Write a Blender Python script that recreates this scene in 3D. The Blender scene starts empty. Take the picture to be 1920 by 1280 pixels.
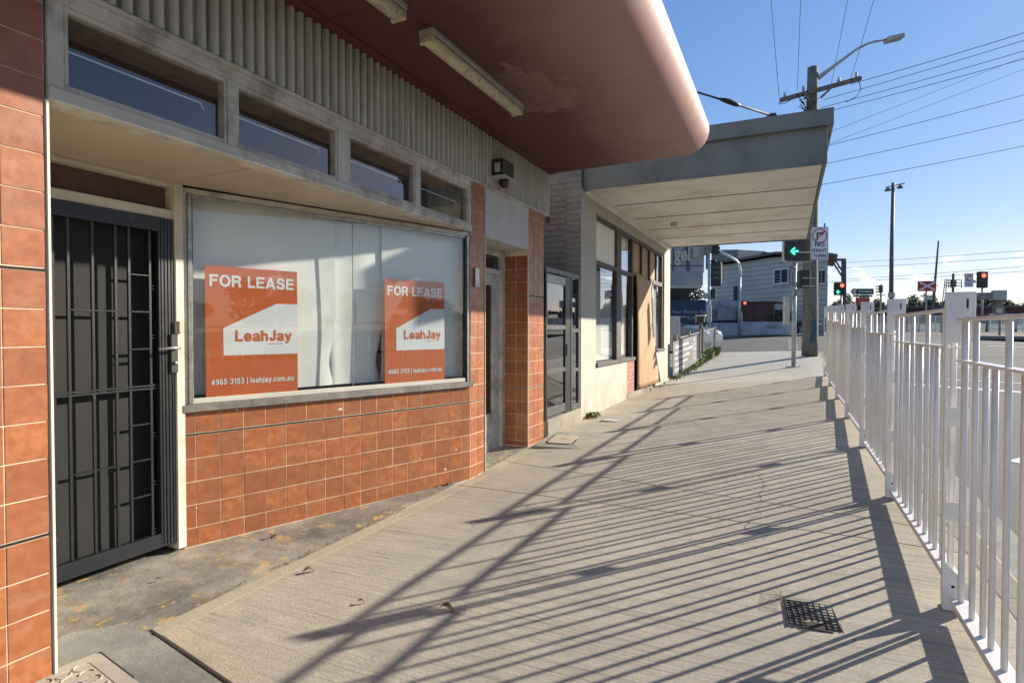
import bpy, math, random
from mathutils import Vector, Matrix, noise as mnoise
random.seed(7)
R = math.radians
S = bpy.context.scene
COL = S.collection

# ------------------------------------------------------------------ camera
CAMH = 1.43; FPX = 1080.0
PITCH = math.atan(21/1080.0); YAW = math.atan(516/1080.0)
cd = bpy.data.cameras.new('camera'); cam = bpy.data.objects.new('camera', cd); COL.objects.link(cam)
cam.location = (0, 0, CAMH); cam.rotation_euler = (math.pi/2-PITCH, 0, YAW)
cd.sensor_width = 36; cd.sensor_fit = 'HORIZONTAL'; cd.lens = 36*FPX/1920
cd.clip_start = .05; cd.clip_end = 3000
S.camera = cam
# ------------------------------------------------------------------ sky and sun
SUN_AZ = 40.8; SUN_EL = 21.4          # azimuth from +Y towards +X
w = bpy.data.worlds.new('World'); S.world = w; w.use_nodes = True
nt = w.node_tree; nt.nodes.clear()
def nn(t, typ, **k):
    n = t.nodes.new(typ)
    for a, b in k.items(): setattr(n, a, b)
    return n
sky = nn(nt, 'ShaderNodeTexSky', sky_type='NISHITA', sun_disc=False)
sky.sun_elevation = R(SUN_EL); sky.sun_rotation = R(SUN_AZ)
sky.air_density = 1.0; sky.dust_density = 0.15; sky.ozone_density = 2.5; sky.altitude = 20
bg = nn(nt, 'ShaderNodeBackground'); bg.inputs[1].default_value = .125
out = nn(nt, 'ShaderNodeOutputWorld')
tc = nn(nt, 'ShaderNodeTexCoord')
sep = nn(nt, 'ShaderNodeSeparateXYZ'); nt.links.new(tc.outputs['Generated'], sep.inputs[0])
mp = nn(nt, 'ShaderNodeMapping'); mp.inputs['Scale'].default_value = (1, 1, 3.0); mp.inputs['Location'].default_value = (3.1, .4, .2)
nt.links.new(tc.outputs['Generated'], mp.inputs[0])
nz = nn(nt, 'ShaderNodeTexNoise'); nz.inputs['Scale'].default_value = 21.0; nz.inputs['Detail'].default_value = 10; nz.inputs['Roughness'].default_value = .6
nt.links.new(mp.outputs[0], nz.inputs['Vector'])
cr = nn(nt, 'ShaderNodeMapRange'); cr.inputs['From Min'].default_value = .57; cr.inputs['From Max'].default_value = .615
nt.links.new(nz.outputs['Fac'], cr.inputs['Value'])
def band(src, a, b, c, d):
    m1 = nn(nt, 'ShaderNodeMapRange', interpolation_type='SMOOTHSTEP'); m1.inputs['From Min'].default_value = a; m1.inputs['From Max'].default_value = b
    m2 = nn(nt, 'ShaderNodeMapRange', interpolation_type='SMOOTHSTEP'); m2.inputs['From Min'].default_value = c; m2.inputs['From Max'].default_value = d
    m2.inputs['To Min'].default_value = 1; m2.inputs['To Max'].default_value = 0
    nt.links.new(src, m1.inputs['Value']); nt.links.new(src, m2.inputs['Value'])
    m = nn(nt, 'ShaderNodeMath', operation='MULTIPLY'); nt.links.new(m1.outputs[0], m.inputs[0]); nt.links.new(m2.outputs[0], m.inputs[1]); return m.outputs[0]
bd = band(sep.outputs['Z'], .064, .072, .080, .108)
mm = nn(nt, 'ShaderNodeMath', operation='MULTIPLY'); nt.links.new(bd, mm.inputs[0]); nt.links.new(cr.outputs[0], mm.inputs[1])
mx = nn(nt, 'ShaderNodeMix', data_type='RGBA'); mx.inputs[7].default_value = (7.0, 7.1, 7.3, 1)
gm = nn(nt, 'ShaderNodeGamma'); gm.inputs[1].default_value = .60; nt.links.new(sky.outputs[0], gm.inputs[0])
hs = nn(nt, 'ShaderNodeHueSaturation'); hs.inputs['Saturation'].default_value = 1.55; hs.inputs['Value'].default_value = 1.13; nt.links.new(gm.outputs[0], hs.inputs['Color'])
tint = nn(nt, 'ShaderNodeMix', data_type='RGBA', blend_type='MULTIPLY'); tint.inputs[0].default_value = 1; tint.inputs[7].default_value = (1.0, .89, 1.0, 1); nt.links.new(hs.outputs[0], tint.inputs[6])
nt.links.new(mm.outputs[0], mx.inputs[0]); nt.links.new(tint.outputs[2], mx.inputs[6])
nt.links.new(mx.outputs[2], bg.inputs[0]); nt.links.new(bg.outputs[0], out.inputs[0])
sl = bpy.data.lights.new('sun', 'SUN'); sl.energy = 4.2; sl.angle = R(.53); sl.color = (1, .90, .74)
so = bpy.data.objects.new('sun', sl); COL.objects.link(so)
sd = Vector((math.sin(R(SUN_AZ))*math.cos(R(SUN_EL)), math.cos(R(SUN_AZ))*math.cos(R(SUN_EL)), math.sin(R(SUN_EL))))
so.rotation_euler = (-sd).to_track_quat('-Z', 'Y').to_euler(); so.location = (20, 25, 20)
S.view_settings.view_transform = 'Standard'; S.view_settings.look = 'None'; S.view_settings.gamma = 1
S.view_settings.exposure = 1.12
S.view_settings.use_curve_mapping = False

# ------------------------------------------------------------------ survey helpers (photo measurements turned into places)
_c, _s = math.cos(PITCH), math.sin(PITCH)
FW = Vector((-math.sin(YAW)*_c, math.cos(YAW)*_c, -_s)); RT = Vector((math.cos(YAW), math.sin(YAW), 0)); UP = RT.cross(FW)
CP = Vector((0, 0, CAMH))
def ray(x, y): return FW + RT*((x-960)/FPX) + UP*((640-y)/FPX)
def onX(x, y, X): r = ray(x, y); return CP + r*(X/r.x)
def onY(x, y, Y): r = ray(x, y); return CP + r*(Y/r.y)
def onZ(x, y, Z): r = ray(x, y); return CP + r*((Z-CAMH)/r.z)
def at(x, y, d): return CP + ray(x, y)*d
def interp(p, x):
    if x <= p[0][0]: return p[0][1]
    for (a, b), (c, d) in zip(p, p[1:]):
        if x <= c: return b+(d-b)*(x-a)/(c-a)
    return p[-1][1]
ZL = [(-12, -.13), (1.3, -.02), (4.9, -.018), (6.3, .05), (8.2, .085), (15.3, .14), (26, .52), (41, 1.1), (60, 1.2), (400, 1.2)]
ZR = [(-12, -.37), (26, .81), (41, 1.2), (60, 1.22), (400, 1.22)]
def gz(X, Y):
    a, b = interp(ZL, Y), interp(ZR, Y); t = min(1, max(0, (X+2.77)/3.47)); return a+(b-a)*t
KX = .96                                             # kerb line
# ------------------------------------------------------------------ materials
def newmat(name):
    m = bpy.data.materials.new(name); m.use_nodes = True; t = m.node_tree
    return m, t, t.nodes['Principled BSDF']
def rgb(c): return (c[0], c[1], c[2], 1)
def mixc(t, fac, a, b, mode='MIX'):
    n = nn(t, 'ShaderNodeMix', data_type='RGBA', blend_type=mode)
    for i, v in ((0, fac), (6, a), (7, b)):
        if hasattr(v, 'links') or hasattr(v, 'is_linked'): t.links.new(v, n.inputs[i])
        elif isinstance(v, (int, float)): n.inputs[i].default_value = v
        else: n.inputs[i].default_value = rgb(v)
    return n.outputs[2]
def noise(t, scale, detail=6, rough=.55, sc=(1, 1, 1), coord=None, loc=(0, 0, 0)):
    g = nn(t, 'ShaderNodeNewGeometry'); m = nn(t, 'ShaderNodeMapping'); m.inputs['Scale'].default_value = sc; m.inputs['Location'].default_value = loc
    t.links.new(coord or g.outputs['Position'], m.inputs[0])
    n = nn(t, 'ShaderNodeTexNoise'); n.inputs['Scale'].default_value = scale; n.inputs['Detail'].default_value = detail; n.inputs['Roughness'].default_value = rough
    t.links.new(m.outputs[0], n.inputs['Vector']); return n.outputs['Fac']
def ramp(t, v, a, b, lo=0., hi=1.):
    n = nn(t, 'ShaderNodeMapRange'); n.inputs['From Min'].default_value = a; n.inputs['From Max'].default_value = b
    n.inputs['To Min'].default_value = lo; n.inputs['To Max'].default_value = hi
    t.links.new(v, n.inputs['Value']); return n.outputs[0]
def mul(t, a, b, op='MULTIPLY'):
    n = nn(t, 'ShaderNodeMath', operation=op)
    for i, v in ((0, a), (1, b)):
        if isinstance(v, (int, float)): n.inputs[i].default_value = v
        else: t.links.new(v, n.inputs[i])
    return n.outputs[0]
def bump(t, p, h, strength=.3, dist=.01):
    b = nn(t, 'ShaderNodeBump'); b.inputs['Strength'].default_value = strength; b.inputs['Distance'].default_value = dist
    t.links.new(h, b.inputs['Height']); t.links.new(b.outputs[0], p.inputs['Normal'])
def mat(name, col, rough=.6, metal=0, var=.25, scale=4, dirt=None, dirt_amt=0, fine=None, bstr=.0, bscale=60, sc=(1, 1, 1), spec=.5, dscale=1.3, dlo=.48, dhi=.68):
    m, t, p = newmat(name)
    n = noise(t, scale, 8, .6, sc)
    c2 = tuple(x*(1-var) for x in col); c1 = tuple(min(1, x*(1+var*.6)) for x in col)
    o = mixc(t, ramp(t, n, .3, .7), c1, c2)
    if dirt:
        d = ramp(t, noise(t, dscale, 10, .68, sc, loc=(5, 3, 1)), dlo, dhi, 0, dirt_amt)
        o = mixc(t, d, o, dirt)
    t.links.new(o, p.inputs['Base Color'])
    t.links.new(ramp(t, n, .2, .8, max(0, rough-.08), min(1, rough+.1)), p.inputs['Roughness'])
    p.inputs['Metallic'].default_value = metal; p.inputs['Specular IOR Level'].default_value = spec
    if bstr: bump(t, p, noise(t, bscale, 8, .65, sc), bstr, .01)
    return m
def posmask(t, axis):
    g = nn(t, 'ShaderNodeNewGeometry'); s = nn(t, 'ShaderNodeSeparateXYZ'); t.links.new(g.outputs['Position'], s.inputs[0]); return s.outputs[axis]
M = {}
# glazed terracotta tile: every tile its own tone
m, t, p = newmat('glazed_tile')
oi = nn(t, 'ShaderNodeObjectInfo')
n1 = noise(t, 22, 5, .6); n2 = noise(t, 6, 4, .6, (1, 1, 2.2))
c = mixc(t, ramp(t, n1, .34, .68), (.34, .112, .041), (.49, .192, .078))
c = mixc(t, ramp(t, n2, .35, .72, 0, .55), c, (.215, .075, .036))
c = mixc(t, ramp(t, oi.outputs['Random'], 0, 1, 0, .6), c, (.235, .082, .042))
sm = ramp(t, noise(t, 2.6, 9, .75, (1, 1, 3.0), loc=(2, 7, 1)), .56, .74, 0, .30)
c = mixc(t, sm, c, (.50, .36, .27))
t.links.new(c, p.inputs['Base Color']); t.links.new(ramp(t, noise(t, 9, 6, .6), .3, .7, .24, .46), p.inputs['Roughness']); p.inputs['Specular IOR Level'].default_value = .45
bump(t, p, noise(t, 30, 3), .12, .004); M['tile'] = m
M['grout'] = mat('tile_grout', (.78, .66, .49), .9, var=.15, scale=9, dirt=(.32, .22, .15), dirt_amt=.7, dscale=6)
M['joint'] = mat('dark_joint', (.03, .02, .02), .9)
# footpath concrete: broomed across, smooth trowelled edges
def concrete(name, base, dark, warm, broom=True, strip=False):
    m, t, p = newmat(name)
    big = noise(t, .6, 9, .68); mid = noise(t, 3.2, 10, .72); fine = noise(t, 75, 5, .78)
    c = mixc(t, ramp(t, big, .40, .60), base, dark)
    c = mixc(t, ramp(t, mid, .46, .66, 0, .6), c, warm)
    blot = noise(t, 2.2, 12, .78, (1, 1, 1), loc=(11, 4, 2)); c = mixc(t, ramp(t, blot, .50, .66, 0, .55), c, tuple(x*.62 for x in dark))
    pale = noise(t, 4.4, 12, .8, (1.4, .8, 1), loc=(1, 14, 2)); c = mixc(t, ramp(t, pale, .56, .70, 0, .55), c, tuple(min(1, x*1.28) for x in base))
    c = mixc(t, ramp(t, fine, .40, .64, 0, .62), c, tuple(x*.52 for x in base))
    pits = ramp(t, noise(t, 30, 6, .85, loc=(1, 9, 2)), .61, .68, 0, .85)
    c = mixc(t, pits, c, tuple(x*.30 for x in base))
    vo = nn(t, 'ShaderNodeTexVoronoi', feature='DISTANCE_TO_EDGE'); vo.inputs['Scale'].default_value = .42; g0 = nn(t, 'ShaderNodeNewGeometry')
    wob = nn(t, 'ShaderNodeVectorMath', operation='ADD'); nzv = nn(t, 'ShaderNodeTexNoise'); nzv.inputs['Scale'].default_value = 2.2; nzv.inputs['Detail'].default_value = 7; t.links.new(g0.outputs['Position'], nzv.inputs['Vector'])
    sc_ = nn(t, 'ShaderNodeVectorMath', operation='SCALE'); sc_.inputs['Scale'].default_value = .5; t.links.new(nzv.outputs['Color'], sc_.inputs[0]); t.links.new(g0.outputs['Position'], wob.inputs[0]); t.links.new(sc_.outputs[0], wob.inputs[1]); t.links.new(wob.outputs[0], vo.inputs['Vector'])
    crk = mul(t, ramp(t, vo.outputs['Distance'], .0012, .0035, 1, 0), ramp(t, noise(t, .5, 3, .5, loc=(8, 8, 8)), .50, .56)); c = mixc(t, mul(t, crk, .8), c, tuple(x*.2 for x in dark))
    gum = nn(t, 'ShaderNodeTexVoronoi'); gum.inputs['Scale'].default_value = 2.6; t.links.new(g0.outputs['Position'], gum.inputs['Vector'])
    c = mixc(t, ramp(t, gum.outputs['Distance'], .022, .034, .75, 0), c, tuple(x*.2 for x in dark))
    oi = nn(t, 'ShaderNodeObjectInfo'); c = mixc(t, ramp(t, oi.outputs['Random'], 0, 1, 0, .22), c, tuple(x*.6 for x in base))
    h = mul(t, fine, 1.0)
    if broom:
        b1 = noise(t, 30, 5, .8, (.04, 2.0, 1)); b2 = noise(t, 9, 4, .75, (.06, 3.5, 1), loc=(3, 2, 0)); pat = ramp(t, noise(t, 1.3, 5, .6, loc=(0, 5, 5)), .38, .58, .35, 1)
        c = mixc(t, mul(t, ramp(t, b1, .46, .58, 0, .62), pat), c, tuple(x*.5 for x in base))
        c = mixc(t, mul(t, ramp(t, b2, .56, .62, 0, .6), pat), c, tuple(x*.36 for x in base))
        h = mul(t, h, mul(t, mul(t, b1, pat), 1.1), 'ADD')
    t.links.new(c, p.inputs['Base Color']); p.inputs['Roughness'].default_value = .85; p.inputs['Specular IOR Level'].default_value = .3
    bump(t, p, h, .6, .006); return m
M['path'] = concrete('footpath_concrete', (.58, .53, .44), (.45, .415, .35), (.62, .55, .43))
M['path2'] = concrete('newer_pale_concrete', (.59, .56, .49), (.48, .45, .39), (.61, .56, .46), broom=False)
M['trowel'] = concrete('trowelled_concrete', (.60, .53, .42), (.44, .385, .305), (.62, .54, .41), broom=False)
M['kerbc'] = concrete('kerb_concrete', (.36, .33, .28), (.24, .22, .19), (.42, .37, .28), broom=False)
# old shop entry concrete: dark with ochre and pale flakes of old paint
m, t, p = newmat('old_entry_concrete')
c = mixc(t, ramp(t, noise(t, 2.2, 9, .65), .35, .65), (.37, .345, .30), (.135, .13, .12))
c = mixc(t, ramp(t, noise(t, 7, 8, .7, (1, 1, 1), loc=(3, 3, 3)), .52, .66, 0, .7), c, (.20, .145, .085))
fl = mul(t, ramp(t, noise(t, 16, 9, .72, (1, .7, 1)), .56, .60), ramp(t, noise(t, 1.7, 5, .6, loc=(7, 2, 0)), .44, .52))
c = mixc(t, mul(t, fl, .85), c, (.56, .37, .15))
fl2 = ramp(t, noise(t, 28, 8, .7, loc=(1, 1, 5)), .67, .70, 0, .8); c = mixc(t, fl2, c, (.42, .38, .30))
c = mixc(t, ramp(t, noise(t, 12, 10, .8, loc=(9, 1, 5)), .58, .68, 0, .6), c, (.06, .058, .055))
t.links.new(c, p.inputs['Base Color']); p.inputs['Roughness'].default_value = .72; bump(t, p, noise(t, 20, 9, .7), .5, .012); M['oldc'] = m
M['greyc'] = concrete('grey_patched_concrete', (.40, .395, .36), (.20, .197, .185), (.50, .485, .43), broom=False)
# asphalt
m, t, p = newmat('asphalt')
v = nn(t, 'ShaderNodeTexVoronoi'); v.inputs['Scale'].default_value = 75; g0 = nn(t, 'ShaderNodeNewGeometry'); t.links.new(g0.outputs['Position'], v.inputs['Vector'])
c = mixc(t, ramp(t, v.outputs['Distance'], .1, .6), (.17, .165, .16), (.065, .065, .065))
c = mixc(t, ramp(t, noise(t, 1.2, 8, .6), .35, .7, 0, .5), c, (.13, .125, .12))
c = mixc(t, ramp(t, noise(t, .8, 12, .75, loc=(2, 2, 2)), .60, .63, 0, .4), c, (.05, .05, .05))
t.links.new(c, p.inputs['Base Color']); p.inputs['Roughness'].default_value = .85; bump(t, p, v.outputs['Distance'], .5, .006); M['asphalt'] = m
M['line'] = mat('road_paint', (.72, .72, .70), .7, var=.2, scale=20, dirt=(.25, .25, .24), dirt_amt=.8, dscale=9, dlo=.52, dhi=.62)
M['verge'] = mat('dry_grass', (.13, .13, .065), .95, var=.4, scale=1.5, dirt=(.20, .17, .11), dirt_amt=.6)
M['ground'] = mat('earth', (.12, .10, .07), .95, scale=3, bstr=.4)
# paints and metals
M['timber'] = mat('weathered_cream_timber', (.56, .54, .47), .62, var=.22, scale=3, dirt=(.16, .14, .11), dirt_amt=.75, dscale=5, sc=(1, 1, 1), bstr=.25, bscale=40)
M['cream'] = mat('cream_paint', (.60, .56, .46), .6, var=.14, scale=3, dirt=(.30, .26, .20), dirt_amt=.5, dscale=2.2, bstr=.08)
M['soffit'] = mat('recess_soffit_paint', (.50, .42, .32), .6, var=.12, scale=2, dirt=(.33, .27, .2), dirt_amt=.5, dscale=1.5)
M['panelw'] = mat('pale_panel_paint', (.52, .52, .50), .55, var=.12, scale=5, dirt=(.33, .33, .32), dirt_amt=.4, dscale=4, bstr=.15, bscale=120)
FX_ = -2.77
m, t, p = newmat('corrugated_metal_paint')
c = mixc(t, ramp(t, noise(t, 3, 8, .7, (1, 3, .5)), .3, .7), (.57, .56, .50), (.45, .44, .38))
c = mixc(t, ramp(t, noise(t, 16, 8, .75, (1, 1.5, .12)), .52, .70, 0, .6), c, (.13, .12, .10))
c = mixc(t, ramp(t, noise(t, 50, 5, .7), .66, .72, 0, .7), c, (.15, .12, .09))
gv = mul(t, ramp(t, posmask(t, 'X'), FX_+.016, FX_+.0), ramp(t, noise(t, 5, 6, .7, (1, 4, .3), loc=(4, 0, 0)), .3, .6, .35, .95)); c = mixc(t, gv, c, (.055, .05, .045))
t.links.new(c, p.inputs['Base Color']); p.inputs['Roughness'].default_value = .55; M['corr'] = m
# red awning lining with water stain near the light fitting
m, t, p = newmat('red_awning_paint')
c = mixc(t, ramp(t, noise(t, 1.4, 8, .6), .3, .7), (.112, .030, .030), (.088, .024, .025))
px_, py_ = posmask(t, 'X'), posmask(t, 'Y')
def gauss(cx, cy, rx, ry):
    a = mul(t, mul(t, px_, -cx, 'ADD'), 1/rx); b = mul(t, mul(t, py_, -cy, 'ADD'), 1/ry)
    return mul(t, mul(t, a, a), mul(t, b, b), 'ADD')
dist = mul(t, gauss(-1.93, 4.45, .36, .62), mul(t, noise(t, 5.5, 8, .6), 2.6), 'ADD')
st = mul(t, ramp(t, dist, 1.85, 1.75), .22)
c = mixc(t, st, c, (.42, .28, .26))
rim = mul(t, mul(t, ramp(t, dist, 1.95, 1.86), ramp(t, dist, 1.70, 1.82)), .25)
c = mixc(t, rim, c, (.45, .33, .31))
dark_oval = mul(t, ramp(t, gauss(-2.13, 3.9, .16, .9), 1.3, .2), .5); c = mixc(t, dark_oval, c, (.035, .025, .025))  # darker red oval around the fluorescent fitting
c = mixc(t, ramp(t, noise(t, 2.2, 10, .7, (1, .3, 1), loc=(2, 2, 0)), .55, .75, 0, .35), c, (.10, .03, .028))
sunlit_edge = ramp(t, mul(t, px_, mul(t, noise(t, 1.1, 6, .6), .5), 'ADD'), -1.70, -.75); c = mixc(t, sunlit_edge, c, (.38, .235, .215))  # sunlit outer edge painted into the colour, paler towards the bullnose
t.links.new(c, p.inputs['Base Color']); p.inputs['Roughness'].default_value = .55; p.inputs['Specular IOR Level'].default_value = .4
bump(t, p, noise(t, 2.0, 3, .5, (1, .4, 1)), .12, .03); M['red'] = m
m, t, p = newmat('red_bullnose_sunlit')  # paler copy of the awning red, sunlight put into its colour; unused
c = mixc(t, ramp(t, noise(t, 2, 8, .6), .3, .7), (.42, .20, .165), (.34, .15, .13))
t.links.new(c, p.inputs['Base Color']); p.inputs['Roughness'].default_value = .36; M['bull'] = m
M['white'] = mat('white_fence_powdercoat', (.77, .77, .77), .38, var=.06, scale=8, dirt=(.5, .5, .48), dirt_amt=.3, dscale=6)
M['blackm'] = mat('black_door_paint', (.011, .013, .018), .38, var=.3, scale=8, dirt=(.2, .2, .2), dirt_amt=.35, dscale=14, dlo=.62, dhi=.7)
M['screen'] = mat('charcoal_flyscreen', (.011, .012, .011), .8, var=.3, scale=120, sc=(1, 1, 1.5))
M['alu'] = mat('worn_aluminium', (.42, .41, .39), .38, metal=.65, var=.3, scale=14, dirt=(.12, .11, .1), dirt_amt=.5, dscale=9)
M['trim'] = mat('white_corner_trim', (.60, .58, .50), .4, var=.1)
M['sill'] = mat('dirty_metal_sill', (.26, .24, .215), .5, metal=.3, var=.35, scale=12, dirt=(.08, .07, .06), dirt_amt=.6, dscale=8)
M['gal'] = mat('galvanised_steel', (.46, .50, .50), .5, metal=.35, var=.3, scale=6, dirt=(.25, .27, .27), dirt_amt=.5, dscale=4)
M['doorf'] = mat('grey_black_door_frame', (.075, .08, .088), .4, var=.2, scale=10, dirt=(.2, .2, .2), dirt_amt=.3, dscale=9)
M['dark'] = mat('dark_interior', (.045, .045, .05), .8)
M['darkroom'] = mat('interior_wall', (.16, .16, .17), .8)
M['blackp'] = mat('black_plastic', (.025, .027, .025), .45)
M['blind'] = mat('white_window_blind', (.87, .87, .82), .75, var=.05, scale=1.5)
M['orange'] = mat('orange_print', (.60, .125, .022), .42, var=.04, scale=2)
M['white_print'] = mat('white_print', (.80, .80, .82), .45, var=.03)
M['brickg'] = mat('grey_painted_brick', (.25, .24, .24), .75, var=.10, scale=7, dirt=(.13, .125, .125), dirt_amt=.5, dscale=5, bstr=.4, bscale=60)
M['mort'] = mat('brick_mortar', (.20, .195, .195), .9)
m, t, p = newmat('cream_render')
c = mixc(t, ramp(t, noise(t, 1.2, 9, .65), .35, .65), (.50, .475, .41), (.43, .41, .355))
zz = posmask(t, 'Z')
low = mul(t, ramp(t, zz, .65, .1), ramp(t, noise(t, 5, 9, .7, (1, 1, .4)), .42, .62)); c = mixc(t, mul(t, low, .75), c, (.30, .26, .19))
c = mixc(t, ramp(t, noise(t, 3.5, 10, .72, loc=(6, 1, 2)), .57, .64, 0, .3), c, (.42, .38, .31))
t.links.new(c, p.inputs['Base Color']); p.inputs['Roughness'].default_value = .8; bump(t, p, noise(t, 70, 6, .6), .3, .006); M['render'] = m
M['awng'] = mat('slate_fascia_paint', (.165, .195, .195), .5, var=.15, scale=1.2, dirt=(.085, .10, .10), dirt_amt=.6, dscale=2.2, sc=(1, 1, .5))
M['awnc'] = mat('cream_awning_lining', (.80, .78, .70), .6, var=.08, scale=1.2, dirt=(.42, .36, .26), dirt_amt=.5, dscale=1.4)
M['batten'] = mat('awning_joint', (.07, .06, .05), .9)
M['woodf'] = mat('dark_window_timber', (.075, .066, .066), .6, var=.3, scale=10)
M['pbrick'] = mat('pink_brick', (.46, .20, .155), .75, var=.25, scale=15, bstr=.3)
m, t, p = newmat('plywood')
wv = noise(t, 3.4, 6, .6, (1, 5, .55)); gr = noise(t, 26, 5, .65, (1, 4, .12))
c = mixc(t, ramp(t, wv, .35, .68), (.47, .31, .165), (.33, .195, .095)); c = mixc(t, ramp(t, gr, .45, .66, 0, .45), c, (.22, .11, .05))
t.links.new(c, p.inputs['Base Color']); p.inputs['Roughness'].default_value = .6; M['ply'] = m
m, t, p = newmat('power_pole_timber')
c = mixc(t, ramp(t, noise(t, 9, 8, .7, (1, 1, .12)), .35, .68), (.22, .205, .17), (.10, .095, .08))
t.links.new(c, p.inputs['Base Color']); p.inputs['Roughness'].default_value = .85; bump(t, p, noise(t, 12, 6, .7, (1, 1, .1)), .5, .02); M['polew'] = m
M['wire'] = mat('black_cable', (.02, .02, .022), .6)
M['clad'] = mat('grey_cream_cladding', (.50, .50, .44), .7, var=.1, scale=.6)
M['purple'] = mat('faded_violet_fascia', (.31, .31, .33), .6, var=.08)
M['violet_pane'] = mat('violet_sign_face', (.40, .40, .45), .5, var=.1)
M['navy'] = mat('navy_banner', (.025, .045, .095), .6, var=.1)
M['lilac'] = mat('lilac_render_picture', (.36, .38, .50), .6, var=.15)
M['olive'] = mat('olive_disc_print', (.20, .22, .13), .6)
M['greyt'] = mat('banner_lettering', (.48, .52, .56), .6)
M['rust'] = mat('brown_container_paint', (.115, .062, .05), .7, var=.3, scale=3, sc=(1, 1, .3))
M['bluewall'] = mat('pale_blue_wall', (.38, .41, .46), .8, var=.2, scale=1)
M['roof'] = mat('dark_roof_metal', (.10, .095, .09), .5)
M['redsign'] = mat('red_sign_face', (.50, .045, .035), .5, var=.05)
M['greensign'] = mat('green_sign_face', (.015, .085, .055), .5, var=.05)
M['tan'] = mat('pale_metal_cabinet', (.46, .46, .42), .6)
M['gantry'] = mat('brown_gantry_steel', (.14, .115, .115), .6)
M['car'] = mat('dark_silver_car_paint', (.15, .19, .24), .2, metal=.5, var=.05)
M['tyre'] = mat('black_tyre', (.02, .02, .02), .8)
M['weed'] = mat('weed_leaf', (.20, .24, .075), .7, var=.5, scale=14)
M['leafdry'] = mat('dry_brown_leaf', (.16, .08, .035), .7, var=.4, scale=30)
M['bark'] = mat('tree_bark', (.13, .10, .075), .9, var=.3, scale=5, bstr=.6, bscale=12, sc=(1, 1, .25))
M['agate'] = mat('weathered_paling', (.22, .20, .17), .8, var=.4, scale=6, sc=(1, 1, .2))
M['glow_r'] = None
def emis(name, col, st):
    m, t, p = newmat(name); p.inputs['Base Color'].default_value = rgb(col); p.inputs['Emission Color'].default_value = rgb(col); p.inputs['Emission Strength'].default_value = st; return m
M['glow_r'] = emis('red_lens_lit', (1, .06, .03), 3.0); M['glow_g'] = emis('green_lens_lit', (.04, 1, .55), 2.6)
def foliage(name, a, b):
    m, t, p = newmat(name); oi = nn(t, 'ShaderNodeObjectInfo')
    c = mixc(t, ramp(t, noise(t, 1.3, 5, .6), .3, .7), a, b); c = mixc(t, mul(t, oi.outputs['Random'], .3), c, tuple(x*.6 for x in a))
    t.links.new(c, p.inputs['Base Color']); p.inputs['Roughness'].default_value = .6; return m
M['leaf'] = foliage('eucalypt_foliage', (.055, .085, .028), (.095, .125, .045)); M['leaf2'] = foliage('dark_foliage', (.035, .06, .02), (.07, .10, .035))
# glass: clear sheet that mirrors more at a slant
def glass(name, tint=(.95, .97, .965), refl=1.8, rough=.0):
    m = bpy.data.materials.new(name); m.use_nodes = True; t = m.node_tree; t.nodes.clear()
    o = nn(t, 'ShaderNodeOutputMaterial'); tr = nn(t, 'ShaderNodeBsdfTransparent'); tr.inputs[0].default_value = rgb(tint)
    gl = nn(t, 'ShaderNodeBsdfGlossy'); gl.inputs['Roughness'].default_value = rough; gl.inputs[0].default_value = (.95, .97, 1, 1)
    fr = nn(t, 'ShaderNodeFresnel'); fr.inputs[0].default_value = 1.52
    bp = nn(t, 'ShaderNodeBump'); bp.inputs['Strength'].default_value = .012; bp.inputs['Distance'].default_value = .02
    t.links.new(noise(t, 1.6, 2, .5), bp.inputs['Height']); t.links.new(bp.outputs[0], gl.inputs['Normal'])
    k = nn(t, 'ShaderNodeMath', operation='MULTIPLY', use_clamp=True); k.inputs[1].default_value = refl; bf = nn(t, 'ShaderNodeNewGeometry'); t.links.new(mul(t, fr.outputs[0], mul(t, mul(t, bf.outputs['Backfacing'], -1), 1, 'ADD')), k.inputs[0])
    mx = nn(t, 'ShaderNodeMixShader'); t.links.new(k.outputs[0], mx.inputs[0]); t.links.new(tr.outputs[0], mx.inputs[1]); t.links.new(gl.outputs[0], mx.inputs[2])
    t.links.new(mx.outputs[0], o.inputs[0]); return m
M['glass'] = glass('window_glass'); M['glassd'] = glass('dark_tinted_glass', (.35, .38, .42), 2.0)

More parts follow.
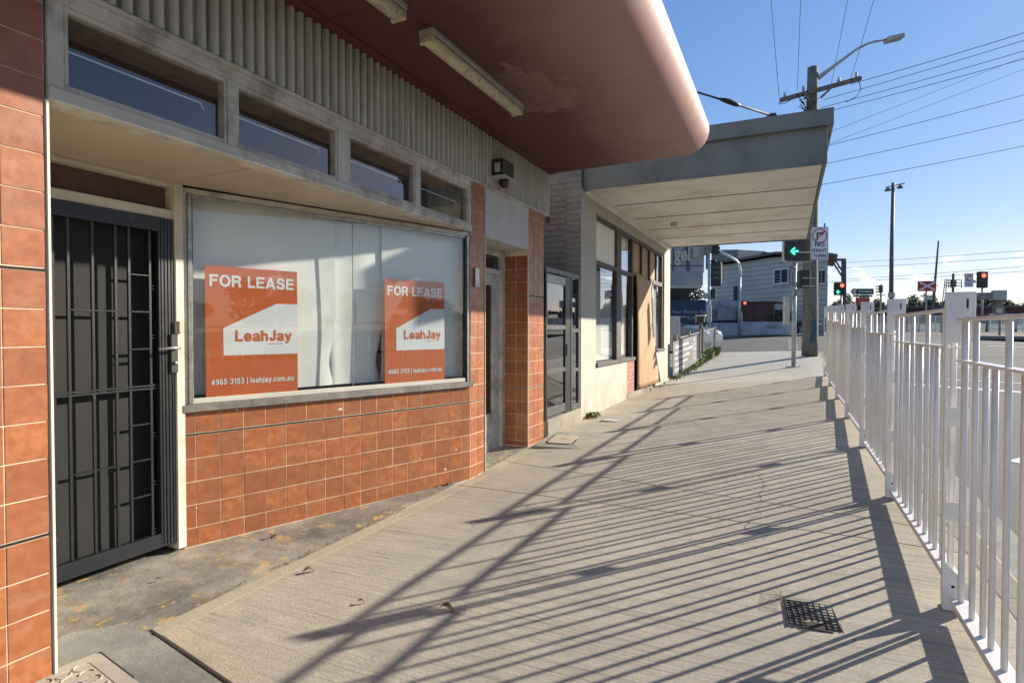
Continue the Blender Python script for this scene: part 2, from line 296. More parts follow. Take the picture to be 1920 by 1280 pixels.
# ------------------------------------------------------------------ mesh builder
class MB:
    def __init__(s): s.v = []; s.f = []; s.mi = []; s.cur = 0
    def add(s, vs, fs):
        b = len(s.v); s.v += [tuple(p) for p in vs]
        for f in fs: s.f.append([b+i for i in f]); s.mi.append(s.cur)
        return s
    def box(s, x0, x1, y0, y1, z0, z1, mtx=None):
        vs = [Vector((x, y, z)) for x in (x0, x1) for y in (y0, y1) for z in (z0, z1)]
        if mtx is not None: vs = [mtx @ v for v in vs]
        return s.add(vs, [(0, 1, 3, 2), (4, 6, 7, 5), (0, 4, 5, 1), (2, 3, 7, 6), (0, 2, 6, 4), (1, 5, 7, 3)])
    def bbox(s, x0, x1, y0, y1, z0, z1, b=.004, mtx=None):      # chamfered box
        m = MB(); b = min(b, (x1-x0)*.4, (y1-y0)*.4, (z1-z0)*.4)
        vs = []; idx = {}
        X = (x0, x1); Y = (y0, y1); Z = (z0, z1)
        for i in (0, 1):
            for j in (0, 1):
                for k in (0, 1):
                    sx, sy, sz = (1, -1)[i]*b, (1, -1)[j]*b, (1, -1)[k]*b
                    for a, o in (('x', (0, sy, sz)), ('y', (sx, 0, sz)), ('z', (sx, sy, 0))):
                        idx[(i, j, k, a)] = len(vs); vs.append(Vector((X[i]+o[0], Y[j]+o[1], Z[k]+o[2])))
        fs = []
        q = lambda *l: fs.append([idx[a] for a in l])
        for i in (0, 1): q((i, 0, 0, 'x'), (i, 1, 0, 'x'), (i, 1, 1, 'x'), (i, 0, 1, 'x')) if i else q((i, 0, 0, 'x'), (i, 0, 1, 'x'), (i, 1, 1, 'x'), (i, 1, 0, 'x'))
        for j in (0, 1): q((0, j, 0, 'y'), (0, j, 1, 'y'), (1, j, 1, 'y'), (1, j, 0, 'y')) if j else q((0, j, 0, 'y'), (1, j, 0, 'y'), (1, j, 1, 'y'), (0, j, 1, 'y'))
        for k in (0, 1): q((0, 0, k, 'z'), (1, 0, k, 'z'), (1, 1, k, 'z'), (0, 1, k, 'z'))
        for i in (0, 1):
            for j in (0, 1): q((i, j, 0, 'x'), (i, j, 1, 'x'), (i, j, 1, 'y'), (i, j, 0, 'y'))
        for i in (0, 1):
            for k in (0, 1): q((i, 0, k, 'x'), (i, 1, k, 'x'), (i, 1, k, 'z'), (i, 0, k, 'z'))
        for j in (0, 1):
            for k in (0, 1): q((0, j, k, 'y'), (1, j, k, 'y'), (1, j, k, 'z'), (0, j, k, 'z'))
        for i in (0, 1):
            for j in (0, 1):
                for k in (0, 1): q((i, j, k, 'x'), (i, j, k, 'y'), (i, j, k, 'z'))
        if mtx is not None: vs = [mtx @ v for v in vs]
        return s.add(vs, fs)
    def tube(s, pts, r, n=8, cap=True):
        pts = [Vector(p) for p in pts]; rs = r if isinstance(r, (list, tuple)) else [r]*len(pts)
        rings = []
        for i, p in enumerate(pts):
            d = (pts[min(i+1, len(pts)-1)]-pts[max(i-1, 0)]).normalized()
            a = d.orthogonal().normalized() if abs(d.z) < .9 else (Vector((1, 0, 0))-d*d.x).normalized()
            if abs(d.z) < .9: a = Vector((0, 0, 1)).cross(d).normalized()
            b = d.cross(a); rings.append([p+(a*math.cos(2*math.pi*k/n)+b*math.sin(2*math.pi*k/n))*rs[i] for k in range(n)])
        vs = [v for rg in rings for v in rg]; fs = []
        for i in range(len(pts)-1):
            for k in range(n): fs.append((i*n+k, i*n+(k+1) % n, (i+1)*n+(k+1) % n, (i+1)*n+k))
        if cap: fs += [tuple(reversed(range(n))), tuple(range((len(pts)-1)*n, len(pts)*n))]
        return s.add(vs, fs)
    def prism(s, poly, a, b, frame=None):
        """poly 2D points extruded from a to b; frame(u,v,w)->Vector"""
        fr = frame or (lambda u, v, w: Vector((u, w, v))); n = len(poly)
        vs = [fr(u, v, a) for u, v in poly]+[fr(u, v, b) for u, v in poly]
        fs = [tuple(range(n)), tuple(reversed(range(n, 2*n)))]+[(i, (i+1) % n+0, (i+1) % n+n, i+n) for i in range(n)]
        return s.add(vs, fs)
    def quad(s, a, b, c, d): return s.add([a, b, c, d], [(0, 1, 2, 3)])
    def mesh(s, name, mats, smooth=False):
        me = bpy.data.meshes.new(name); me.from_pydata(s.v, [], s.f)
        for m in (mats if isinstance(mats, (list, tuple)) else [mats]): me.materials.append(m)
        if any(s.mi): me.polygons.foreach_set('material_index', s.mi)
        if smooth: me.polygons.foreach_set('use_smooth', [True]*len(me.polygons))
        import bmesh
        bm = bmesh.new(); bm.from_mesh(me); bmesh.ops.recalc_face_normals(bm, faces=bm.faces); bm.to_mesh(me); bm.free()
        me.update(); return me
    def build(s, name, mats, parent=None, loc=None, smooth=False):
        return obj(name, s.mesh(name, mats, smooth), parent, loc)
def obj(name, me, parent=None, loc=None, rot=None, scale=None):
    o = bpy.data.objects.new(name, me); COL.objects.link(o)
    if parent is not None: o.parent = parent
    if loc is not None: o.location = loc
    if rot is not None: o.rotation_euler = rot
    if scale is not None: o.scale = scale
    return o
def tag(o, label=None, cat=None, group=None, kind=None):
    if label: o['label'] = label
    if cat: o['category'] = cat
    if group: o['group'] = group
    if kind: o['kind'] = kind
    return o
def thing(name, label, cat, loc=(0, 0, 0), group=None, rz=0):
    o = obj(name, None, None, loc, (0, 0, rz)); return tag(o, label, cat, group)
def box(name, m, parent, x0, x1, y0, y1, z0, z1, b=.003, kind=None):
    o = MB().bbox(min(x0, x1), max(x0, x1), min(y0, y1), max(y0, y1), min(z0, z1), max(z0, z1), b).build(name, m, parent)
    if kind: o['kind'] = kind
    return o
def _ell(cx, cy, rx, ry, n=20): return [(cx+rx*math.cos(2*math.pi*k/n), cy+ry*math.sin(2*math.pi*k/n)) for k in range(n)]+['c']
_h = .095
GL = {'F': (.64, [[(_h, 0), (_h, 1)], [(0, 1-_h), (.64, 1-_h)], [(.1, .52), (.58, .52)]]), 'O': (.84, [_ell(.42, .5, .42-_h, .5-_h+.01)]),
 'R': (.76, [[(_h, 0), (_h, 1)], [(.05, 1-_h), (.45, 1-_h), (.58, .86), (.63, .72), (.58, .57), (.45, .49), (.1, .49)], [(.38, .49), (.54, .42), (.58, .28), (.60, .1), (.66, 0)]]),
 'L': (.60, [[(_h, 0), (_h, 1)], [(0, _h), (.60, _h)]]), 'E': (.66, [[(_h, 0), (_h, 1)], [(0, 1-_h), (.65, 1-_h)], [(.1, .52), (.61, .52)], [(0, _h), (.66, _h)]]),
 'A': (.82, [[(.09, 0), (.40, .96)], [(.42, .96), (.73, 0)], [(.2, .29), (.62, .29)]]), 'S': (.74, [[(.63, .70), (.58, .84), (.37, .915), (.16, .84), (.115, .71), (.2, .58), (.38, .52), (.57, .455), (.635, .31), (.58, .15), (.37, .085), (.14, .16), (.09, .31)]]),
 'N': (.78, [[(_h, 0), (_h, 1)], [(.78-_h, 0), (.78-_h, 1)], [(.11, .97), (.67, .03)]]), 'I': (.19, [[(_h, 0), (_h, 1)]]), 'G': (.84, [[(.72, .68), (.62, .86), (.42, .915), (.2, .84), (.1, .5), (.2, .16), (.42, .085), (.64, .17), (.74, .3)], [(.44, .45), (.84, .45)], [(.75, .45), (.75, 0)]]),
 'H': (.78, [[(_h, 0), (_h, 1)], [(.78-_h, 0), (.78-_h, 1)], [(.1, .52), (.68, .52)]]), 'T': (.68, [[(.34, 0), (.34, 1)], [(0, 1-_h), (.68, 1-_h)]]), 'U': (.78, [[(_h, 1), (_h, .35), (.17, .14), (.39, .085), (.61, .14), (.78-_h, .35), (.78-_h, 1)]]),
 'K': (.76, [[(_h, 0), (_h, 1)], [(.12, .36), (.66, 1)], [(.3, .55), (.68, 0)]]), 'J': (.56, [[(.46, 1), (.46, .3), (.41, .13), (.28, .085), (.14, .14), (.1, .34)]]),
 'e': (.60, [[(.08, .35), (.50, .35), (.50, .47), (.42, .60), (.3, .65), (.17, .60), (.1, .48), (.09, .36), (.12, .2), (.2, .11), (.32, .085), (.45, .12), (.54, .22)]]),
 'a': (.60, [[(.08, .50), (.15, .61), (.30, .65), (.45, .61), (.49, .5), (.49, .12), (.55, .02)], [(.49, .40), (.3, .37), (.14, .31), (.09, .2), (.15, .1), (.28, .085), (.42, .14), (.49, .26)]]),
 'h': (.60, [[(_h, 0), (_h, 1)], [(_h, .45), (.17, .58), (.31, .64), (.44, .59), (.495, .46), (.495, 0)]]), 'y': (.58, [[(.07, .72), (.30, .06)], [(.52, .72), (.28, .0), (.2, -.13), (.06, -.15)]]),
 'l': (.20, [[(_h, 0), (_h, 1)]]), 'j': (.22, [[(.12, .72), (.12, -.06), (.02, -.15)], [(.12, .84), (.12, 1)]]), '.': (.22, [[(.11, 0), (.11, .19)]]), 'c': (.56, [[(.48, .47), (.42, .60), (.3, .65), (.17, .60), (.09, .46), (.09, .27), (.17, .13), (.3, .085), (.43, .13), (.5, .26)]]),
 'o': (.62, [_ell(.31, .365, .31-_h, .365-_h+.01, 16)]), 'm': (.92, [[(_h, 0), (_h, .72)], [(_h, .5), (.2, .62), (.33, .64), (.44, .56), (.46, .44), (.46, 0)], [(.46, .5), (.57, .62), (.69, .64), (.80, .56), (.825, .44), (.825, 0)]]), 'u': (.60, [[(_h, .72), (_h, .25), (.15, .12), (.28, .085), (.42, .14), (.49, .25)], [(.495, 0), (.495, .72)]]),
 't': (.36, [[(.17, .94), (.17, .16), (.24, .085), (.35, .09)], [(0, .64), (.35, .64)]]), 'r': (.40, [[(_h, 0), (_h, .72)], [(_h, .42), (.18, .58), (.38, .63)]]), '|': (.14, [[(.07, -.15), (.07, 1.05)]]),
 '4': (.60, [[(.40, 0), (.40, .97)], [(.38, .9), (.07, .33)], [(.02, .27), (.60, .27)]]), '9': (.60, [_ell(.29, .68, .195, .23, 16), [(.49, .66), (.49, .35), (.4, .14), (.26, .085), (.11, .15)]]), '6': (.60, [_ell(.31, .32, .195, .23, 16), [(.11, .34), (.12, .65), (.2, .86), (.34, .915), (.49, .85)]]),
 '5': (.60, [[(.54, .91), (.17, .91), (.13, .54), (.3, .60), (.45, .53), (.49, .34), (.43, .15), (.27, .085), (.11, .14), (.06, .27)]]), '3': (.60, [[(.09, .75), (.16, .87), (.3, .915), (.44, .84), (.45, .66), (.28, .53)], [(.28, .53), (.46, .44), (.495, .26), (.41, .12), (.27, .085), (.12, .14), (.07, .28)]]), '1': (.45, [[(.29, 0), (.29, 1)], [(.29, .88), (.06, .74)]]), ' ': (.30, [])}
def stroke_text(b, s_, thick=.19):
    """upright bold grotesque lettering drawn as mitred strokes; returns its width for a cap height of one"""
    x = 0
    for ch in s_:
        w_, strokes = GL[ch]
        for st in strokes:
            closed = st[-1] == 'c'; pts = [Vector((x+q[0], q[1])) for q in st if q != 'c']; n = len(pts); L = []
            for i, p_ in enumerate(pts):
                a = pts[(i-1) % n] if (closed or i) else None; c_ = pts[(i+1) % n] if (closed or i < n-1) else None
                d1 = (p_-a).normalized() if a is not None else None; d2 = (c_-p_).normalized() if c_ is not None else None
                if d1 is None: d1 = d2
                if d2 is None: d2 = d1
                n1 = Vector((-d1.y, d1.x)); n2 = Vector((-d2.y, d2.x)); m_ = (n1+n2).normalized(); k_ = thick/2/max(.5, m_.dot(n1)); L.append((p_-m_*k_, p_+m_*k_))
            for i in range(n if closed else n-1):
                j = (i+1) % n; b.add([(q.x, q.y, 0) for q in (L[i][0], L[j][0], L[j][1], L[i][1])], [(0, 1, 2, 3)])
        x += w_+.085
    return x-.085
def gtext(name, s_, m, parent, origin, udir, vdir, height, width, thick=.19):
    b = MB(); W_ = stroke_text(b, s_, thick); u = Vector(udir).normalized(); v_ = Vector(vdir).normalized(); o0 = Vector(origin); nn_ = u.cross(v_)*.00005; k_ = 0; out_ = []
    for i, q in enumerate(b.v): out_.append(tuple(o0+u*(q[0]*width/W_)+v_*(q[1]*height)+nn_*((i//4) % 7)))
    b.v = out_; return b.build(name, m, parent)
def text(name, s, m, parent, origin, udir, vdir, height, width=None, bold=.0, depth=.0015):
    cu = bpy.data.curves.new(name, 'FONT'); cu.body = s; cu.size = 1; cu.offset = bold; cu.extrude = .0; cu.resolution_u = 3
    to = bpy.data.objects.new('tmp', cu); COL.objects.link(to)
    bpy.context.view_layer.update()
    me = bpy.data.meshes.new_from_object(to); bpy.data.objects.remove(to)
    xs = [v.co.x for v in me.vertices]; x0, x1 = min(xs), max(xs)
    cap = .73
    sy = height/cap; sx = (width/(x1-x0)) if width else sy
    u = Vector(udir).normalized(); v_ = Vector(vdir).normalized(); o0 = Vector(origin)
    for v in me.vertices: v.co = o0+u*((v.co.x-x0)*sx)+v_*(v.co.y*sy)
    me.materials.clear(); me.materials.append(m); me.name = name
    return obj(name, me, parent)
def structure(name, mb, m, label=None, smooth=False):
    o = mb.build(name, m, None, None, smooth); o['kind'] = 'structure'; 
    if label: o['label'] = label
    return o

# ================================================================== GROUND
g = MB(); 
xs = [-600, -200, -60, -20, -8, -3.7, -2.77, 1, 5, 12, 30, 80, 200, 600]; ys = [-200, -60, -12, 1.3, 4.9, 6.3, 8.2, 15.3, 26, 41, 60, 120, 300, 900]
vs = [(x, y, gz(x, y)-.22) for y in ys for x in xs]; nx = len(xs)
g.add(vs, [(j*nx+i, j*nx+i+1, (j+1)*nx+i+1, (j+1)*nx+i) for j in range(len(ys)-1) for i in range(nx-1)])
structure('ground', g, M['ground'], 'bare earth below the street, reaching to the hills')
# roads: one sheet each, following the slope
def sheet(name, m, x0, x1, y0, y1, dz, nxs=4, nys=24, label=None):
    b = MB(); n = nxs+1
    vs = [(x0+(x1-x0)*i/nxs, y0+(y1-y0)*j/nys, gz(x0+(x1-x0)*i/nxs, y0+(y1-y0)*j/nys)+dz) for j in range(nys+1) for i in range(nxs+1)]
    b.add(vs, [(j*n+i, j*n+i+1, (j+1)*n+i+1, (j+1)*n+i) for j in range(nys) for i in range(nxs)])
    o = b.build(name, m); tag(o, label, None, None, 'structure'); return o
sheet('road', M['asphalt'], KX+.32, 24, -12, 22.6, -.13, 4, 40, 'grey asphalt main road beyond the white fence')
sheet('side_road', M['asphalt'], -60, 24, 22.6, 40.5, -.125, 40, 30, 'asphalt side road crossing beyond the footpath corner')
sheet('far_road', M['asphalt'], -10, 60, 40.5, 75, -.13, 8, 20, 'asphalt running on towards the railway crossing')
sheet('far_verge', M['verge'], 24, 90, -12, 75, -.02, 4, 12, 'dry grassy ground on the far side of the main road')

# kerb, gutter
k = MB(); g2 = MB(); Y = -12.0
while Y < 22.4:
    Y2 = min(Y+1.2, 22.4); a, b = gz(1, Y), gz(1, Y2)
    k.add([(KX, Y, a), (KX+.13, Y, a), (KX+.16, Y, a-.03), (KX+.18, Y, a-.3), (KX, Y, a-.3), (KX, Y2-.006, b), (KX+.13, Y2-.006, b), (KX+.16, Y2-.006, b-.03), (KX+.18, Y2-.006, b-.3), (KX, Y2-.006, b-.3)],
          [(0, 5, 6, 1), (1, 6, 7, 2), (2, 7, 8, 3), (3, 8, 9, 4), (0, 1, 2, 3, 4), (9, 8, 7, 6, 5)])
    g2.add([(KX+.165, Y, a-.135), (KX+.46, Y, a-.122), (KX+.46, Y2-.005, b-.122), (KX+.165, Y2-.005, b-.135)], [(0, 1, 2, 3)])
    Y = Y2
structure('kerb', k, M['kerbc'], 'worn concrete kerb along the footpath edge')
structure('gutter', g2, M['greyc'], 'grey concrete gutter strip beside the kerb')
# footpath of broomed slabs, joints slightly askew
fp = thing('footpath', 'pale broomed concrete footpath in large poured slabs', None); fp['kind'] = 'structure'
JT = [(-12, 0), (-9.5, .1), (-6, .1), (-2.4, .1), (1.384, .2), (4.40, .13), (5.06, .29), (9.35, .36), (13.6, .1), (17.6, .1), (24.2, .72)]
def jy(j, x): return j[0]-(x+1)*j[1]
def slab(name, x0, x1, ja, jb, m, dz=0, gap=.008, nx=8):
    ny = max(4, int((jb[0]-ja[0])/.35)); b = MB()
    P = lambda i, j: (x0+(x1-x0)*i/nx, (jy(ja, x0+(x1-x0)*i/nx)+gap)*(1-j/ny)+(jy(jb, x0+(x1-x0)*i/nx)-gap)*j/ny)
    top = [(*P(i, j), gz(*P(i, j))+dz) for j in range(ny+1) for i in range(nx+1)]; n = nx+1
    b.add(top, [(j*n+i, j*n+i+1, (j+1)*n+i+1, (j+1)*n+i) for j in range(ny) for i in range(nx)])
    rim = [i for i in range(n)]+[(j*n+nx) for j in range(1, ny+1)]+[ny*n+i for i in range(nx-1, -1, -1)]+[j*n for j in range(ny-1, 0, -1)]
    vs = [top[i] for i in rim]+[(top[i][0], top[i][1], top[i][2]-.09) for i in rim]; L = len(rim)
    b.add(vs, [(i, i+L, (i+1) % L+L, (i+1) % L) for i in range(L)])
    return b.build(name, m, fp)
EDG = -2.775
for a, b in zip(JT, JT[1:]):
    if b[0] <= 1.4:
        slab('concrete_slab', -2.05, KX-.004, a, b, M['path'])
    elif a[0] < 5:
        slab('concrete_slab', EDG+.11, KX-.004, a, b, M['path']); slab('trowelled_edge', EDG, EDG+.107, a, b, M['trowel'], .001, nx=2)
    else:
        slab('concrete_slab', EDG+.12, KX-.004, a, b, M['path2' if a[0] > 13 else 'path']); slab('trowelled_edge', EDG, EDG+.117, a, b, M['trowel'], .001, nx=2)
# trowelled band round the near corner of the new slab
slab('trowelled_edge', EDG+.107, -1.96, (1.388, .2), (1.50, .2), M['trowel'], .0022, nx=3)
# old concrete: shop entry and patched ground round the pit
def poly_sheet(name, m, pts, dz, parent=None, n=14):
    xs = [p[0] for p in pts]; ys = [p[1] for p in pts]; b = MB()
    b.add([(x, y, gz(x, y)+dz) for x, y in pts], [tuple(range(len(pts)))])
    return b.build(name, m, parent)
ap = poly_sheet('entry_floor', M['oldc'], [(-3.75, 1.30), (-2.95, 1.30), (-2.74, 1.735), (-2.78, 1.74), (-2.79, 3.2), (-2.785, 4.9), (-2.80, 5.2), (-3.75, 5.2)], -.006); tag(ap, 'dark worn concrete floor of the shop entry with ochre flakes', None, None, 'structure')
nb = MB(); ys_ = [-12, -6, -2, 0, 1.0, 1.3, 1.72]
nb.add([(x, min(y, 1.586-(x+2.05)*.2), gz(x, y)-.005) for y in ys_ for x in (-3.1, -2.7, -2.052)], [(j*3+i, j*3+i+1, (j+1)*3+i+1, (j+1)*3+i) for j in range(len(ys_)-1) for i in range(2)])
structure('patched_concrete', nb, M['greyc'], 'grey patched concrete around the square pit lid in the near corner')
sheet('back_recess_floor', M['oldc'], -3.2, -2.78, 5.15, 6.9, -.004, 2, 4, 'worn concrete floor of the second shop entry')
sheet('yard', M['greyc'], -22, -2.78, 15.4, 24.4, .0, 4, 8, 'grey yard ground behind the wire fence')
sheet('far_footpath', M['kerbc'], -30, 1.6, 40.5, 43.5, .0, 10, 2, 'pale footpath strip below the blue-white wall')
# painted road markings
def marking(name, pts, label, dz=-.126):
    b = MB(); b.add([(x, y, gz(x, y)+dz) for x, y in pts], [tuple(range(len(pts)))]); o = b.build(name, M['line']); tag(o, label, None, None, 'structure'); return o
def stripe(x0, y0, x1, y1, wd, label):
    d = Vector((x1-x0, y1-y0)).normalized(); n = Vector((-d.y, d.x))*wd/2
    N = max(1, int((Vector((x1-x0, y1-y0))).length/1.5)); b = MB()
    for i in range(N):
        p = Vector((x0, y0)).lerp(Vector((x1, y1)), i/N); q = Vector((x0, y0)).lerp(Vector((x1, y1)), (i+1)/N)
        b.add([(v.x, v.y, gz(v.x, v.y)-.124) for v in (p-n, q-n, q+n, p+n)], [(0, 1, 2, 3)])
    o = b.build('road_marking', M['line']); tag(o, label, None, None, 'structure')
stripe(1.5, 14.57, 12, 9.9, .30, 'broad white stop line across the main road, nearest the fence')
stripe(1.5, 16.0, 12, 12.6, .13, 'thin white crossing line just beyond the stop line')
stripe(1.5, 19.4, 14, 17.3, .13, 'thin white crossing line farthest from the stop line')
marking('road_marking', [(2.02, 7.42), (2.36, 7.85), (2.34, 7.66), (3.6, 7.5), (3.6, 7.35), (2.34, 7.42), (2.30, 7.2)], 'white turn arrow painted on the road beside the fence')
for i in range(5): stripe(.05+.0*i, 27.0+i*2.2, .42, 27.0+i*2.2, .55, 'short white bar, number %s of the ladder marking past the timber pole' % ['one', 'two', 'three', 'four', 'five'][i])
stripe(-2.6, 26.5, -2.9, 35, .25, 'white edge line curving past the wire fence corner')
stripe(7.5, 30, 11.5, 25.5, .18, 'white diagonal line on the road beyond the fence')
stripe(6, 33, 22, 31, .15, 'thin white line far off across the road')

# ================================================================== TILED SHOP
FX = -2.77
shop = thing('tiled_shop', 'shop with terracotta tiles, angled display window and curved dark red awning', 'shop', (0, 0, 0))
TT = .0018
def tile_mesh(sgn):
    b = MB(); b.bbox(-.5, .5, min(0, sgn*TT), max(0, sgn*TT), -.5, .5, .0016)
    # chamfer in x/z must stay small after scaling
    return b
def mk_tile():
    b = MB(); h = .5; c = .012
    vs = [(-h, 0, -h), (h, 0, -h), (h, 0, h), (-h, 0, h), (-h, -TT+.001, -h), (h, -TT+.001, -h), (h, -TT+.001, h), (-h, -TT+.001, h),
          (-h+c, -TT, -h+c), (h-c, -TT, -h+c), (h-c, -TT, h-c), (-h+c, -TT, h-c)]
    b.add(vs, [(0, 1, 5, 4), (1, 2, 6, 5), (2, 3, 7, 6), (3, 0, 4, 7), (4, 5, 9, 8), (5, 6, 10, 9), (6, 7, 11, 10), (7, 4, 8, 11), (8, 9, 10, 11)])
    return b.mesh('tile', M['tile'])
TILE = mk_tile(); GAP = .0042
def tile_field(parent, O, u, cols, rows, floor=None):
    """wall of tiles: O foot of the wall, u along it (outward is right of u)"""
    u = Vector((u[0], u[1], 0)).normalized(); rz = math.atan2(u.y, u.x); out = Vector((u.y, -u.x, 0))
    for (a, b) in cols:
        for (z0, z1) in rows:
            p = O+u*((a+b)/2); zf = floor(p.x, p.y) if floor else -9
            za = max(z0, zf+.004)
            if z1-za < .03: continue
            j = random.uniform(-.0006, .0006)
            o = obj('tile', TILE, parent, (p.x+out.x*j, p.y+out.y*j, (za+z1)/2), (random.uniform(-.004, .004), 0, rz+random.uniform(-.004, .004)), (b-a-GAP, 1, z1-za-GAP))
def rows_from(groove, below, above, gap=.014, t=.155):
    r = []
    for i in range(below): r.append((groove-t*(i+1), groove-t*i))
    for i in range(above): r.append((groove+gap+t*i, groove+gap+t*(i+1)))
    return r
def backing(x0, x1, y0, y1, z0, z1): return box('wall', M['grout'], shop, x0, x1, y0, y1, z0, z1, .001)
def groove(O, u, L, z, parent=shop):
    u = Vector((u[0], u[1], 0)).normalized(); o = MB().box(0, L, -.0035, .002, 0, .010).build('expansion_joint', M['joint'], parent)
    o.location = (O[0], O[1], z+.002); o.rotation_euler = (0, 0, math.atan2(u.y, u.x)); return o
# near pier, left of the security door
backing(-3.62, FX-.001, -3.5, 1.328, -.25, 3.40)
cols = [(1.017-.155, 1.017), (1.017, 1.172), (1.172, 1.326)]
r = [(.576-.155*(i+1), .576-.155*i) for i in range(4)]+[(.590+.1545*i, .590+.1545*(i+1)) for i in range(7)]+[(1.686+.155*i, 1.686+.155*(i+1)) for i in range(8)]
tile_field(shop, Vector((FX, 0, 0)), (0, 1), cols, r, gz)
groove((FX, -3.4), (0, 1), 4.72, .576); groove((FX, -3.4), (0, 1), 4.72, 1.671)
box('corner_trim', M['trim'], shop, FX-.012, FX+.010, 1.327, 1.341, -.03, 2.385, .003)
# remaining columns toward the left edge joined (never in view singly)
b = MB()
for i in range(6):
    for z0, z1 in r: b.box(FX, FX+.007, .862-.155*(i+1)+.002, .862-.155*i-.002, max(z0, -.05)+.002, z1-.002)
o = b.build('tile_rows', M['tile'], shop); o['kind'] = 'stuff'
# splayed display wall
P0 = Vector((-3.60, 2.49, 0)); P1 = Vector((FX, 4.86, 0)); WU = (P1-P0).normalized(); WN = Vector((WU.y, -WU.x, 0)); WL = (P1-P0).length
WR = math.atan2(WU.y, WU.x)
dw = thing('display_wall', None, None); dw.parent = shop; dw.location = (P0.x, P0.y, 0); dw.rotation_euler = (0, 0, WR)
# everything of the splayed wall is built in its own frame: x along the wall, -y outward
dw.name = 'display_wall'
def wbox(name, m, x0, x1, y0, y1, z0, z1, b=.003, parent=None): return MB().bbox(x0, x1, y0, y1, z0, z1, b).build(name, m, parent or dw)
wbox('backing', M['grout'], 0, WL, .0, .12, -.25, .90, .001)
bpy.context.view_layer.update()
cols = [(0.003, .075)]+[(.075+.155*i, min(.075+.155*(i+1), WL-.003)) for i in range(16)]
cols = [c for c in cols if c[1]-c[0] > .03]
# tiles as parts of the shop itself
tile_field(shop, Vector((P0.x, P0.y, 0)), WU, cols, rows_from(.727, 6, 1), gz)
groove(P0, WU, WL, .727)
# chips and scars in the glaze
for u_, z_, sz in ((1.13, .80, .022), (2.33, .30, .018), (.34, .87, .014), (1.62, .745, .016), (.075, .24, .012), (2.2, .135, .02), (1.9, .28, .011)):
    n_ = random.randint(5, 7); b = MB(); p_ = P0+WU*u_+WN*.0026; vs = []
    for k_ in range(n_):
        a_ = 2*math.pi*k_/n_; r_ = sz*random.uniform(.35, 1.0); q_ = p_+WU*(r_*math.cos(a_)); vs.append((q_.x, q_.y, z_+r_*.6*math.sin(a_)))
    b.add(vs, [tuple(range(n_))]); b.build('chip', M['grout'], shop)
# ---- display window (frame, sill, two panes)
dwn = obj('display_window', None, shop, (P0.x, P0.y, 0), (0, 0, WR))
def dbox(name, m, x0, x1, y0, y1, z0, z1, b=.003): return MB().bbox(x0, x1, y0, y1, z0, z1, b).build(name, m, dwn)
dbox('sill', M['sill'], -.01, WL+.01, -.035, .07, .885, .935, .004)
dbox('frame', M['timber'], .0, .035, .0, .07, .935, 2.37)
dbox('frame', M['timber'], 0.035, WL-.02, .0, .07, 2.335, 2.372)
dbox('frame', M['alu'], .036, .062, -.012, .05, .936, 2.334)
dbox('frame', M['alu'], WL-.045, WL-.020, -.008, .05, .936, 2.334)
dbox('frame', M['blackp'], WL-.062, WL-.046, .0, .05, .936, 2.334)
dbox('frame', M['trim'], .062, WL-.062, .0, .04, .936, .972)
dbox('frame', M['alu'], .062, WL-.062, .0, .04, 2.312, 2.334)
dbox('gasket', M['blackp'], .064, .074, .012, .04, .972, 2.312)
JX = 1.262
dbox('pane', M['glass'], .074, JX-.002, .018, .024, .970, 2.314, .001)
dbox('pane', M['glass'], JX+.002, WL-.064, .018, .024, .970, 2.314, .001)
dbox('glazing_strip', M['alu'], JX-.0018, JX+.0018, .015, .027, .972, 2.312, .0005)
# posters stuck inside the glass, facing out
def poster(x0, lab):
    t = obj('lease_poster', None, None, (P0.x, P0.y, 0), (0, 0, WR)); tag(t, lab, 'poster', 'orange lease posters in the display window')
    wd, z0, z1 = .648, .966, 1.873; y = .034
    MB().box(x0, x0+wd, y, y+.002, z0, z1).build('sheet', M['orange'], t)
    pl = [(.115, .288), (.115, .48), (.49, .66), (.648, .66), (.648, .288)]
    MB().prism([(x0+u, z0+v) for u, v in pl], y-.0012, y-.0002).build('white_shape', M['white_print'], t)
    U = (1, 0, 0); V = (0, 0, 1)
    gtext('lettering', 'FOR LEASE', M['white_print'], t, (x0+.028, y-.0012, z1-.140), U, V, .082, .592, .20)
    gtext('lettering', 'LeahJay', M['orange'], t, (x0+.195, y-.0024, z0+.385), U, V, .080, .405, .20)
    text('lettering', 'commercial', M['orange'], t, (x0+.425, y-.0024, z0+.360), U, V, .014, .105)
    gtext('lettering', '4965 3153 | leahjay.com.au', M['white_print'], t, (x0+.035, y-.0012, z0+.085), U, V, .041, .580, .17)
    return t
poster(.152, 'orange and white FOR LEASE poster in the wider left pane, nearer the security door')
poster(1.572, 'orange and white FOR LEASE poster in the right pane, near the second door')
